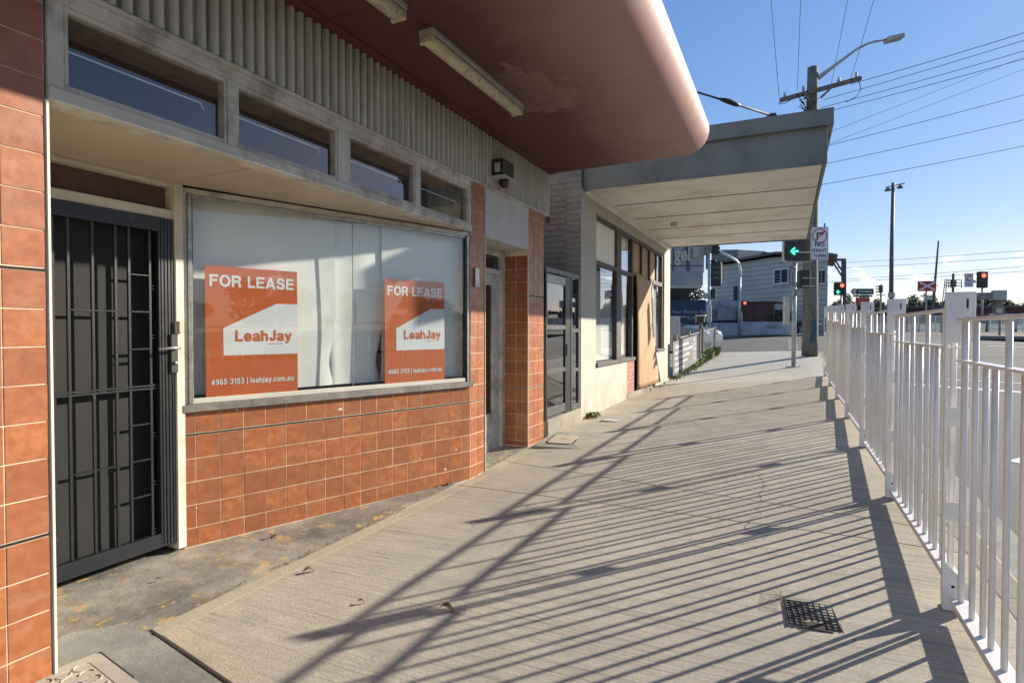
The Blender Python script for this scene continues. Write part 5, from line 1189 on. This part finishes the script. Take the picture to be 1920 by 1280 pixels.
# banners
bn = thing('site_banner', 'long navy site banner lettered New Move-In Ready 4 Bed Homes', 'banner')
slabw('sheet', 'navy', bn, 1225, 1323, 562, 628, 33.5, .06)
text('lettering', 'New Move-In Ready', M['greyt'], bn, at(1261.5, 587, 33.4), RT, (0, 0, 1), .19, (1333-1261)*zpx(33.4)); text('lettering', '4 Bed Homes', M['greyt'], bn, at(1273, 598, 33.4), RT, (0, 0, 1), .19, (1320-1273)*zpx(33.4))
bn2 = thing('site_banner', 'pale violet site banner printed with a building picture and an olive disc', 'banner')
slabw('sheet', 'lilac', bn2, 1323, 1384, 565, 601, 42, .06); slabw('sheet', 'navy', bn2, 1323, 1386, 601, 608, 42, .08)
b = MB(); c0 = at(1331, 589, 41.9); b.tube([c0, c0+ppl*-.02], 11*zpx(42), 20); b.build('disc_print', M['olive'], bn2)
for x0, x1, y0, y1, m_ in ((1330, 1345, 566, 580, 'bluewall'), (1352, 1368, 560, 575, 'bluewall'), (1368, 1382, 568, 585, 'panelw'), (1345, 1380, 577, 600, 'bluewall'), (1336, 1340, 570, 575, 'dark'), (1358, 1361, 565, 571, 'sill'), (1350, 1356, 589, 594, 'rust')): slabw('picture_block', m_, bn2, x0, x1, y0, y1, 41.85-(y1-y0)*.003, .02)
# big clad building, built along its own wall line
bg_ = thing('clad_building', 'large grey green clad two storey building with a dark low roof', 'building')
RC = at(1551, 625, 39); LC = at(1330, 622, 49.5)
def bw(px, py):                       # point on the wall line seen at px,py
    r_ = ray(px, py); a = Vector((RC.x, RC.y)); dv = Vector((LC.x-RC.x, LC.y-RC.y)); nv = Vector((-dv.y, dv.x)); t_ = (a.dot(nv))/(r_.x*nv.x+r_.y*nv.y); return CP+r_*t_
wdv = Vector((LC.x-RC.x, LC.y-RC.y, 0)).normalized(); wback = Vector((RC.x-1.5, RC.y, 0)).normalized()
pts = [(1330, 640), (1551, 640), (1551, 483), (1455, 481), (1400, 490), (1330, 500)]
W3 = [bw(*q) for q in pts]; W3[0].z = W3[1].z = .8; b = MB(); n = len(W3); b.add([p_ for p_ in W3]+[p_+wback*9 for p_ in W3], [tuple(range(n)), tuple(range(2*n-1, n-1, -1))]+[(i, i+n, (i+1) % n+n, (i+1) % n) for i in range(n)]); b.build('wall', M['joint'], bg_)
zr_, hb_ = 1.0, .36; pr = [bw(*q) for q in pts[2:]]
def ztop(s):                         # eave height along the wall
    L = [((p_-RC).dot(wdv), p_.z) for p_ in pr]; L.sort(); return interp(L, s)
SL = (bw(1330, 600)-RC).dot(wdv)
while zr_ < 7.2:
    z1_ = zr_+hb_-.025; N_ = 12; b = MB(); top = []; ss = [SL*i/N_ for i in range(N_+1)]
    vs = []
    for s_ in ss:
        zt_ = min(z1_, max(zr_+.001, ztop(s_)-.02)); p_ = RC+wdv*s_
        vs += [(p_.x-wback.x*.03, p_.y-wback.y*.03, zr_), (p_.x-wback.x*.008, p_.y-wback.y*.008, zt_)]
    if max(v[2] for v in vs)-zr_ > .05:
        b.add(vs, [(2*i, 2*i+2, 2*i+3, 2*i+1) for i in range(N_)]); b.build('cladding_board', M['clad'], bg_)
    zr_ += hb_
b = MB(); rp = [bw(*q) for q in ((1570, 483), (1551, 480), (1455, 477.5), (1400, 487), (1326, 498))]
for a, c_ in zip(rp, rp[1:]): 
    vs = [(q+o_) for o_ in (wback*-.5, wback*6) for q in (a, c_, c_+Vector((0, 0, .18)), a+Vector((0, 0, .18)))]; b.add(vs, [(0, 1, 2, 3), (7, 6, 5, 4), (0, 4, 5, 1), (1, 5, 6, 2), (2, 6, 7, 3), (3, 7, 4, 0)])
b.build('roof', M['roof'], bg_)
def bwin(x0, x1, y0, y1):
    wd_ = obj('window', None, bg_); A1 = bw(x0, y1); A2 = bw(x1, y1); zt_ = bw(x0, y0).z
    def q(nm, m_, s0, s1, z0_, z1_, o0, o1):
        b = MB(); p_ = A1+(A2-A1)*s0; r_ = A1+(A2-A1)*s1; vs = [(v.x+wback.x*o_, v.y+wback.y*o_, z_) for o_ in (o0, o1) for v, z_ in ((p_, z0_), (r_, z0_), (r_, z1_), (p_, z1_))]; b.add(vs, [(0, 1, 2, 3), (7, 6, 5, 4), (0, 4, 5, 1), (1, 5, 6, 2), (2, 6, 7, 3), (3, 7, 4, 0)]); b.build(nm, M[m_], wd_)
    za_ = A1.z; q('frame', 'white_print', -.0, 1.0, za_, zt_, -.06, -.02); q('pane', 'dark', .07, .47, za_+.1, zt_-.1, -.075, -.061); q('pane', 'dark', .53, .94, za_+.1, zt_-.1, -.075, -.061); q('sill', 'purple', -.06, 1.06, za_-.06, za_, -.12, -.02)
    for s_ in range(3): q('glazing_bar', 'bluewall', .07, .47, za_+.25+s_*.22, za_+.28+s_*.22, -.082, -.076)
bwin(1450, 1478, 505, 534); bwin(1534, 1547, 505, 534)
ph = thing('plant_room', 'grey box shaped plant room rising behind the clad roof', 'building'); slabw('wall', 'clad', ph, 1352, 1383, 468, 500, 52, 3, 50); slabw('wall', 'awng', ph, 1383, 1405, 467.5, 500, 50, 3, 51.5)
o = thing('roof_frame', 'small brown steel frame standing on the clad roof', 'frame'); bar(at(1430, 475, 47), at(1455, 477, 47), .3, .22).build('beam', M['gantry'], o); bar(at(1431, 475, 47), at(1431, 484, 47), .3, .3).build('leg', M['gantry'], o)
# container, hedge and low wall with graffiti
sc = thing('shipping_container', 'dull brown shipping container behind the low blue white wall', 'container')
b = MB(); a, c_ = at(1388, 606, 40), at(1451, 606, 38.6); zt_ = at(1388, 566, 40).z; dv = (c_-a); N_ = 60; vs = []
nb_ = Vector((-dv.y, dv.x, 0)).normalized()
for z_ in (a.z-.4, zt_):
    for i in range(N_+1): p_ = a+dv*(i/N_)+nb_*(.04 if (i//2) % 2 else 0); vs.append((p_.x, p_.y, z_))
b.add(vs, [(i, i+1, N_+2+i, N_+1+i) for i in range(N_)]); b.build('side', M['rust'], sc); slabw('frame', 'rust', sc, 1387, 1452, 564.5, 567.5, 39.9, 2.3, 38.5); slabw('frame', 'rust', sc, 1450, 1452.5, 566, 606, 38.45, .15); slabw('door_end', 'rust', sc, 1396, 1451, 568, 606, 41.5, .1, 41)
lw = thing('low_wall', 'low blue white wall with dark scribbled graffiti', 'wall'); slabw('wall', 'bluewall', lw, 1335, 1391, 605, 630, 38.3, .3, 38.0, .9); slabw('wall', 'bluewall', lw, 1391, 1484, 603, 630, 38.0, .3, 37.3, .9)
text('graffiti', 'PUCHT', M['blackp'], lw, at(1437, 616, 36.9), RT, (0, 0, 1), .26, 22*zpx(37))
def clump(name, m, label, cat, c0, rx, ry, rz, n, s, stuff=False, group=None):
    b = MB()
    for i in range(n):
        while True:
            v = Vector((random.uniform(-1, 1), random.uniform(-1, 1), random.uniform(-1, 1)))
            if v.length < 1 and v.length > .25: break
        p_ = Vector((c0[0]+v.x*rx, c0[1]+v.y*ry, c0[2]+v.z*rz)); a = Vector((random.gauss(0, 1), random.gauss(0, 1), random.gauss(0, 1))).normalized(); t1 = a.orthogonal().normalized()*s*random.uniform(.6, 1.4); t2 = a.cross(t1).normalized()*s*random.uniform(.4, .9)
        b.add([p_-t1, p_+t2, p_+t1, p_-t2], [(0, 1, 2, 3)])
    o = b.build(name, M[m]); 
    if stuff: tag(o, label, None, None, 'stuff')
    else: tag(o, label, cat, group)
    return o
hp = at(1464, 595, 38.6); clump('hedge', 'leaf2', 'dark low hedge right of the brown container', 'hedge', hp, .75, .5, .55, 1500, .06)
hp = at(1275, 553, 43); clump('bush', 'leaf2', 'dark bush behind the navy site banner', 'bush', hp, 1.8, 1.2, .7, 1800, .09)
# motor scooter and bicycle at the far kerb
def bike(px, py, d, lab, m_):
    t = vis('motorbike', lab, 'motorbike', px, py, d)
    for sx in (-.5, .55):
        w_ = obj('wheel', None, t, (sx, 0, .3)); MB().tube([(0, -.05, 0), (0, .05, 0)], .30, 18).build('tyre', M['tyre'], w_); MB().tube([(0, -.055, 0), (0, .055, 0)], .14, 12).build('rim', M['alu'], w_)
    MB().tube([(-.5, 0, .55), (-.1, 0, .72), (.3, 0, .70), (.5, 0, .95)], [.10, .16, .12, .06], 10).build('body', M[m_], t, None, True); MB().bbox(-.55, .1, -.12, .12, .74, .86, .04).build('seat', M['blackp'], t); MB().tube([(.48, -.32, 1.02), (.5, 0, 1.0), (.48, .32, 1.02)], .02, 6).build('handlebar', M['blackp'], t); MB().tube([(.52, 0, .95), (.57, 0, .3)], .04, 6).build('fork', M['gal'], t)
bike(1504, 627, 39, 'dark motorbike parked left of the timber pole', 'blackp'); bike(1536, 627, 39.5, 'motorbike with pale tail parked right of the timber pole', 'white_print')
# steel gantry right of the clad building
gt = thing('rail_gantry', 'brown steel railway gantry frame beside the clad building', 'gantry')
bar(at(1582, 600, 48), at(1582, 487, 48), .26, .30).build('column', M['gantry'], gt); bar(at(1553, 487, 48), at(1585, 487, 48), .2, .2).build('beam', M['gantry'], gt); bar(at(1560, 489, 47.9), at(1580, 520, 47.9), .1, .1).build('strut', M['gantry'], gt); bar(at(1566, 488, 47.9), at(1583, 514, 47.9), .1, .1).build('strut', M['gantry'], gt)
bar(at(1568, 502, 47.9), at(1574, 501, 47.9), .06, .06).build('strut', M['gantry'], gt)
# distant signals
def sig(px, base, d, x0, x1, y0, y1, lab, red=None, green=None, hoods=None):
    k = zpx(d); t = vis('traffic_signal', lab, 'traffic light', px, base, d); X = lambda q: (q-px)*k; Z = lambda q: (base-q)*k
    MB().tube([(0, 0, 0), (0, 0, Z(y1))], .07, 10).build('pole', M['gal'], t, None, True); lens_board(t, X(x0), X(x1), Z(y1), Z(y0), -.1, False)
    if red:
        lens(t, X(red[0]), Z(red[1]), .15, -.14, 'glow_r')
    if green: arrow(t, X(green[0]), Z(green[1]), .26, -.14)
    return t, X, Z
sig(1577, 600, 46, 1562.5, 1583, 529.5, 553.5, 'two column traffic signal lit red with a green left arrow, before the gantry', (1576.5, 535.5), (1569.5, 547.5))
sig(1841, 600, 42, 1829.5, 1848.5, 509.5, 540, 'black traffic signal lit red beside the small no turn sign at the right', (1840.5, 517))
t = vis('turn_sign', 'small white no turn sign left of the red signal at the right', 'road sign', 1816.5, 538, 41.9); nrt(t, -.33, .33, 0, .98, 0); MB().bbox(.33, .52, .02, .06, .3, .5).build('bracket', M['gal'], t)
k = zpx(60); t = vis('traffic_signal', 'side on traffic signal with three dark hoods right of the green sign', 'traffic light', 1651, 600, 60); MB().tube([(0, 0, 0), (0, 0, 60*k)], .09, 8).build('pole', M['gal'], t); MB().bbox(-3*k, 3*k, -.2, .2, 51*k, 66*k, .1).build('lamp_head', M['gantry'], t)
for q in (52, 57, 62): MB().bbox(-9*k, -3*k, -.15, .15, q*k, (q+1.8)*k, .03).build('hood', M['blackp'], t)
MB().bbox(-9*k, 8*k, -.05, .05, 46*k, 47.4*k, .02).build('bracket', M['gal'], t)
# green direction sign and the red one under it
k = zpx(55); t = vis('direction_sign', 'green arrow shaped direction sign reading Kotara', 'road sign', 1617, 552, 55)
X = lambda q: (q-1617)*k
b = MB(); b.prism([(X(1595), 5.4*k), (X(1600), 0), (X(1638), 0), (X(1638), 11*k), (X(1600), 11*k)], 0, .06); b.build('plate', M['greensign'], t)
b = MB(); b.add([(X(1598.5), -.01, 5.4*k), (X(1603), -.01, 10*k), (X(1607), -.01, 10*k), (X(1602.5), -.01, 5.4*k), (X(1607), -.01, 1*k), (X(1603), -.01, 1*k)], [(0, 1, 2, 3), (0, 3, 4, 5)]); b.build('chevron', M['white_print'], t)
gtext('lettering', 'Kotara', M['white_print'], t, (X(1611), -.01, 3.6*k), (1, 0, 0), (0, 0, 1), 4.8*k, 23*k, .16)
MB().bbox(X(1600), X(1636), .0, .05, -4.4*k, -1*k).build('lower_plate', M['greensign'], t)
for q in (1608, 1628): MB().tube([(X(q), .1, -48*k), (X(q), .1, 11*k)], .05, 8).build('leg', M['gal'], t)
k = zpx(50); t = vis('red_sign', 'red sign board with rows of pale lettering below the green direction sign', 'road sign', 1618, 573, 50); MB().bbox(-13*k, 12*k, 0, .06, 0, 15*k).build('plate', M['redsign'], t)
for q in (3, 7, 11): MB().bbox(-8*k, 8*k, -.01, -.002, q*k, (q+1)*k, .002).build('lettering', M['soffit'], t)
for q in (-10, 10): MB().tube([(q*k, .1, -26*k), (q*k, .1, 15*k)], .05, 8).build('leg', M['gal'], t)
# tall pole with short crossarm and lamps
k = zpx(70); t = vis('light_pole', 'tall brown pole with short crossarm and two hanging lamps', 'light pole', 1670.5, 602, 70)
MB().tube([(0, 0, 0), (-.02, 0, 130*k), (.05, 0, 258*k)], [.26, .22, .17], 12).build('pole', M['gantry'], t, None, True); bar((-13*k, 0, 249*k), (22*k, 0, 257*k), .12, .12).build('crossarm', M['gantry'], t)
for q, z_ in ((-9, 245), (14, 250)): MB().tube([(q*k, 0, (z_+4)*k), (q*k, 0, z_*k), (q*k, 0, (z_-2)*k)], [.05, .35, .35], 10).build('lamp', M['gantry'], t)
MB().bbox(-9*k, 4*k, -.3, -.25, 44*k, 53*k).build('plate', M['panelw'], t); MB().bbox(-.1, .1, -.3, -.2, 118*k, 120*k).build('reflector', M['white_print'], t)
k = zpx(62); t = vis('boom_mast', 'thin leaning violet brown mast behind the railway crossing sign', 'mast', 1747, 602, 62); MB().tube([(0, 0, 0), (10.5*k, 0, 150*k)], [.16, .07], 8).build('mast', M['gantry'], t); MB().bbox(2*k, 11*k, -.05, .05, 66*k, 67*k, .02).build('spar', M['gantry'], t)
# level crossing sign
k = zpx(45); t = vis('crossing_sign', 'red rectangular railway crossing sign with a white X', 'road sign', 1736, 600, 45)
MB().tube([(0, 0, 0), (0, 0, 55*k)], .06, 8).build('pole', M['gal'], t); MB().bbox(-17.5*k, 17.5*k, -.08, -.05, 54*k, 73*k, .02).build('plate', M['redsign'], t)
for sg in (-1, 1):
    a = Vector((-14.5*k, -.1-.01*sg, (63.5-7.5*sg)*k)); c_ = Vector((14.5*k, -.1-.01*sg, (63.5+7.5*sg)*k)); bar(a, c_, .02, .13).build('cross_arm', M['white_print'], t)
MB().bbox(-10*k, 4*k, -.1, .1, 44*k, 46*k, .02).build('bracket', M['gal'], t); MB().bbox(-4*k, 1*k, -.1, .1, 46*k, 50*k, .03).build('bell', M['gal'], t)
# signal platform with ladder
k = zpx(65); t = vis('signal_platform', 'brown signal post with ladder and railed platform', 'signal mast', 1786, 600, 65)
MB().tube([(0, 0, 0), (0, 0, 87*k)], .12, 8).build('post', M['gantry'], t)
b = MB()
for q in (-16, -12): b.tube([((q-6)*k, 0, 10*k), (q*k+1*k, 0, 76*k)], .05, 4)
for q in range(12): b.tube([((-22+q*.5)*k, 0, (12+q*5.4)*k), ((-17+q*.5)*k, 0, (12+q*5.4)*k)], .03, 4)
b.build('ladder', M['gantry'], t); b = MB()
for z_ in (64, 69, 75): b.tube([(-16*k, 0, z_*k), (16*k, 0, z_*k)], .045, 4)
for q in (-8, -4, 16): b.tube([(q*k, 0, 60*k), (q*k, 0, 75*k)], .06, 4)
b.build('railing', M['gantry'], t); MB().bbox(-3*k, 4*k, -.2, .2, 62*k, 75*k).build('lamp_case', M['gantry'], t)
o = thing('signal_cabinet', 'pale grey equipment cabinet on a post at the far right', 'cabinet'); slabw('box', 'tan', o, 1862, 1888, 544, 562, 40, 1.0, 39.6); slabw('side', 'sill', o, 1857, 1862, 548, 562, 41, .9, 40); slabw('stand', 'sill', o, 1868, 1880, 562, 605, 40.2, .4)
# railing panels and low walls across the crossing
def far_fence(x0, x1, y0, y1, d, n, lab, m='white'):
    t = thing('crossing_railing', lab, 'railing', (0, 0, 0), 'white railings around the level crossing'); a, c_ = at(x0, y1, d), at(x1, y1, d); zt_ = at(x0, y0, d).z
    for q in range(n+1): p_ = a.lerp(c_, q/n); MB().tube([(p_.x, p_.y, a.z-.1), (p_.x, p_.y, zt_)], .035, 6).build('post', M[m], t)
    b = MB(); b.tube([(a.x, a.y, zt_), (c_.x, c_.y, zt_)], .035, 6); b.tube([(a.x, a.y, a.z+.15), (c_.x, c_.y, a.z+.15)], .03, 6); b.build('rail', M[m], t)
    b = MB(); N_ = n*9
    for q in range(N_): p_ = a.lerp(c_, q/N_); b.tube([(p_.x, p_.y, a.z+.15), (p_.x, p_.y, zt_)], .012, 4, False)
    o = b.build('infill_bars', M[m], t); o['kind'] = 'stuff'
far_fence(1855, 1960, 589, 620, 38, 5, 'white railing on the traffic island at the far right'); far_fence(1655, 1770, 592, 622, 46, 7, 'white railing beyond the third fence post, by the crossing'); far_fence(1560, 1650, 594, 618, 52, 6, 'white railing below the green sign, farthest off')
o = thing('timber_shed_wall', 'dark brown low building wall behind the railings at the right', 'building'); slabw('wall', 'rust', o, 1690, 1990, 577, 604, 75, 4); slabw('roof', 'roof', o, 1685, 1995, 573, 577.5, 74.5, 5)
o = thing('low_shed', 'long low building with red roof beyond the right railing', 'building'); slabw('wall', 'purple', o, 1895, 2100, 592, 606, 66, 4); slabw('roof', 'redsign', o, 1893, 2102, 588, 592.5, 65.7, 5)
o = thing('info_board', 'small cream board on a dark frame seen through the near fence', 'sign'); slabw('board', 'cream', o, 1869, 1879, 578, 587, 30, .05); slabw('frame', 'sill', o, 1866, 1884, 574, 590, 30.1, .05); slabw('leg', 'sill', o, 1873, 1876, 590, 640, 30.15, .05)
isl = MB(); a, c_ = at(1835, 628, 40), at(1990, 622, 40); isl.prism([(8.9, 36), (13, 31), (22, 31), (22, 40), (9.2, 40)], gz(9, 38)-.13, gz(9, 38)+.03, lambda u, v, w_: Vector((u, v, w_))); structure('traffic_island', isl, M['kerbc'], 'pale concrete traffic island with a kerb at the far right')
# railway wires
for ya, yb, xa, lab in ((494, 470, 1560, 'railway wire, upper of the top pair'), (503, 483, 1560, 'railway wire, lower of the top pair'), (522, 499, 1620, 'railway wire, upper of the bottom pair'), (530, 509, 1540, 'railway wire, lower of the bottom pair')):
    a, c_ = at(xa-30, ya+1.5, 85), at(1960, yb-3, 62); o = MB().tube([a, a.lerp(c_, .5)-Vector((0, 0, .1)), c_], .022, 4, False).build('railway_wire', M['wire']); tag(o, lab, 'wire', 'railway overhead wires')

# ================================================================== TREES AND HILLS
hl = MB(); NXh, NYh = 120, 10; vs = []
for j in range(NYh+1):
    d_ = 170+j*55
    for i in range(NXh+1):
        a = R(-75+150*i/NXh); x, y = d_*math.sin(a), d_*math.cos(a)
        h = 1.2+max(0, 1-abs(j-4)/5)*(9+6*mnoise.noise(Vector((i*.09, j*.3, 0)))+3*mnoise.noise(Vector((i*.31, j*.7, 3)))); vs.append((x, y, h if j else -1))
hl.add(vs, [(j*(NXh+1)+i, j*(NXh+1)+i+1, (j+1)*(NXh+1)+i+1, (j+1)*(NXh+1)+i) for j in range(NYh) for i in range(NXh)])
structure('hills', hl, M['leaf2'], 'low wooded hills along the horizon', True)
def crown_mesh(seed, n, s, m):
    random.seed(seed); b = MB(); blobs = []
    for i in range(11):
        a = random.random()*6.28; r_ = random.uniform(.1, .62); blobs.append((Vector((r_*math.cos(a), r_*math.sin(a), random.uniform(-.45, .62))), random.uniform(.24, .42)))
    for i in range(n):
        c_, r_ = random.choice(blobs); v = Vector((random.gauss(0, 1), random.gauss(0, 1), random.gauss(0, 1))).normalized()*r_*random.uniform(.55, 1.05); p_ = c_+v
        a = (v.normalized()+Vector((random.gauss(0, .7), random.gauss(0, .7), random.gauss(0, .7)))).normalized(); t1 = a.orthogonal().normalized()*s*random.uniform(.6, 1.3); t2 = a.cross(t1).normalized()*s*random.uniform(.4, .9)
        b.add([p_-t1, p_+t2, p_+t1, p_-t2], [(0, 1, 2, 3)])
    return b.mesh('crown', M[m])
CR = [crown_mesh(11, 5200, .045, 'leaf'), crown_mesh(12, 5200, .04, 'leaf2'), crown_mesh(13, 3000, .055, 'leaf')]
def trunk_mesh():
    b = MB(); b.tube([(0, 0, 0), (.02, .01, .3), (-.01, .02, .6), (.03, 0, .95)], [.06, .045, .035, .02], 8)
    for i in range(5):
        a = i*1.3; b.tube([(0, 0, .45+.06*i), (.15*math.cos(a), .15*math.sin(a), .62+.06*i), (.34*math.cos(a), .34*math.sin(a), .8+.05*i)], [.03, .02, .008], 6)
    return b.mesh('trunk', M['bark'])
TR = trunk_mesh(); random.seed(5)
def tree(x, y, h, w_, kind, lab):
    z = 1.1 if y > 40 else gz(min(x, 8), y)-.1
    t = thing('tree', lab, 'tree', (x, y, z), 'trees across the main road and rail line'); t.rotation_euler.z = random.random()*6
    obj('trunk', TR, t, None, None, (h*.5, h*.5, h*.75)); obj('crown', CR[kind], t, (0, 0, h*.55), None, (w_, w_, h*.5))
spots = []
where = ['nearest the camera side', 'behind the rail line', 'opposite the shops', 'near the crossing', 'past the crossing', 'in the middle of the belt', 'with the widest crown', 'beside the rail yard', 'toward the far sheds', 'behind the camera', 'at the belt end', 'by the depot', 'leaning slightly over the verge', 'with the lowest crown']
for i in range(14): spots.append((70+8*math.sin(i*2.3), -40+i*9.5, 5.5+2.2*math.sin(i*1.7)**2, 5.2+1.2*math.sin(i*2.9), 'bushy tree in the belt across the main road, '+where[i]))
for i, (x, y, h, w_, lab) in enumerate(spots): tree(x, y, h, w_, i % 3, lab)
for i, (px, py, d_, hh, ww) in enumerate(((1560, 575, 95, 3.4, 3.2), (1590, 573, 110, 4, 4.5), (1600, 560, 90, 4, 3.0), (1655, 573, 105, 4.6, 4.0), (1700, 572, 120, 4.5, 6), (1722, 566, 115, 5.4, 5), (1765, 566, 110, 5.0, 6), (1812, 566, 120, 5.5, 6), (1850, 562, 125, 6, 5), (1905, 570, 115, 5, 6))):
    p_ = at(px, 610, d_); tree(p_.x, p_.y, hh+2.2, ww*.75, (i+1) % 3, 'distant dark tree on the skyline, %s' % ['left of the gantry', 'right of the gantry', 'behind the red sign', 'behind the side on signal', 'right of the tall brown pole', 'left of the crossing sign', 'behind the leaning mast', 'behind the ladder platform', 'behind the small no turn sign', 'behind the grey cabinet'][i])
# far-off wood on the hill tops
b = MB(); random.seed(3)
for i in range(15000):
    a = R(random.uniform(-5, 75)); d_ = random.uniform(330, 420); j = (d_-170)/55; ii = (math.degrees(a)+75)/150*NXh
    h = 1.2+max(0, 1-abs(j-4)/5)*(9+6*mnoise.noise(Vector((ii*.09, j*.3, 0)))+3*mnoise.noise(Vector((ii*.31, j*.7, 3))))
    p_ = Vector((d_*math.sin(a), d_*math.cos(a), h+random.uniform(-.5, 2.8)*(.6+.6*mnoise.noise(Vector((a*40, 0, 0)))))); s = random.uniform(.5, 1.3)
    n_ = Vector((random.gauss(0, 1), random.gauss(0, 1), random.gauss(0, 1))).normalized(); t1 = n_.orthogonal().normalized()*s; t2 = n_.cross(t1)*.7
    b.add([p_-t1, p_+t2, p_+t1, p_-t2], [(0, 1, 2, 3)])
o = b.build('distant_wood', M['leaf2']); tag(o, 'far wood covering the low hills on the horizon', None, None, 'stuff')

# ================================================================== render settings
S.render.engine = 'CYCLES'
S.cycles.max_bounces = 8; S.cycles.transparent_max_bounces = 12; S.cycles.glossy_bounces = 4
S.cycles.caustics_reflective = False; S.cycles.caustics_refractive = False
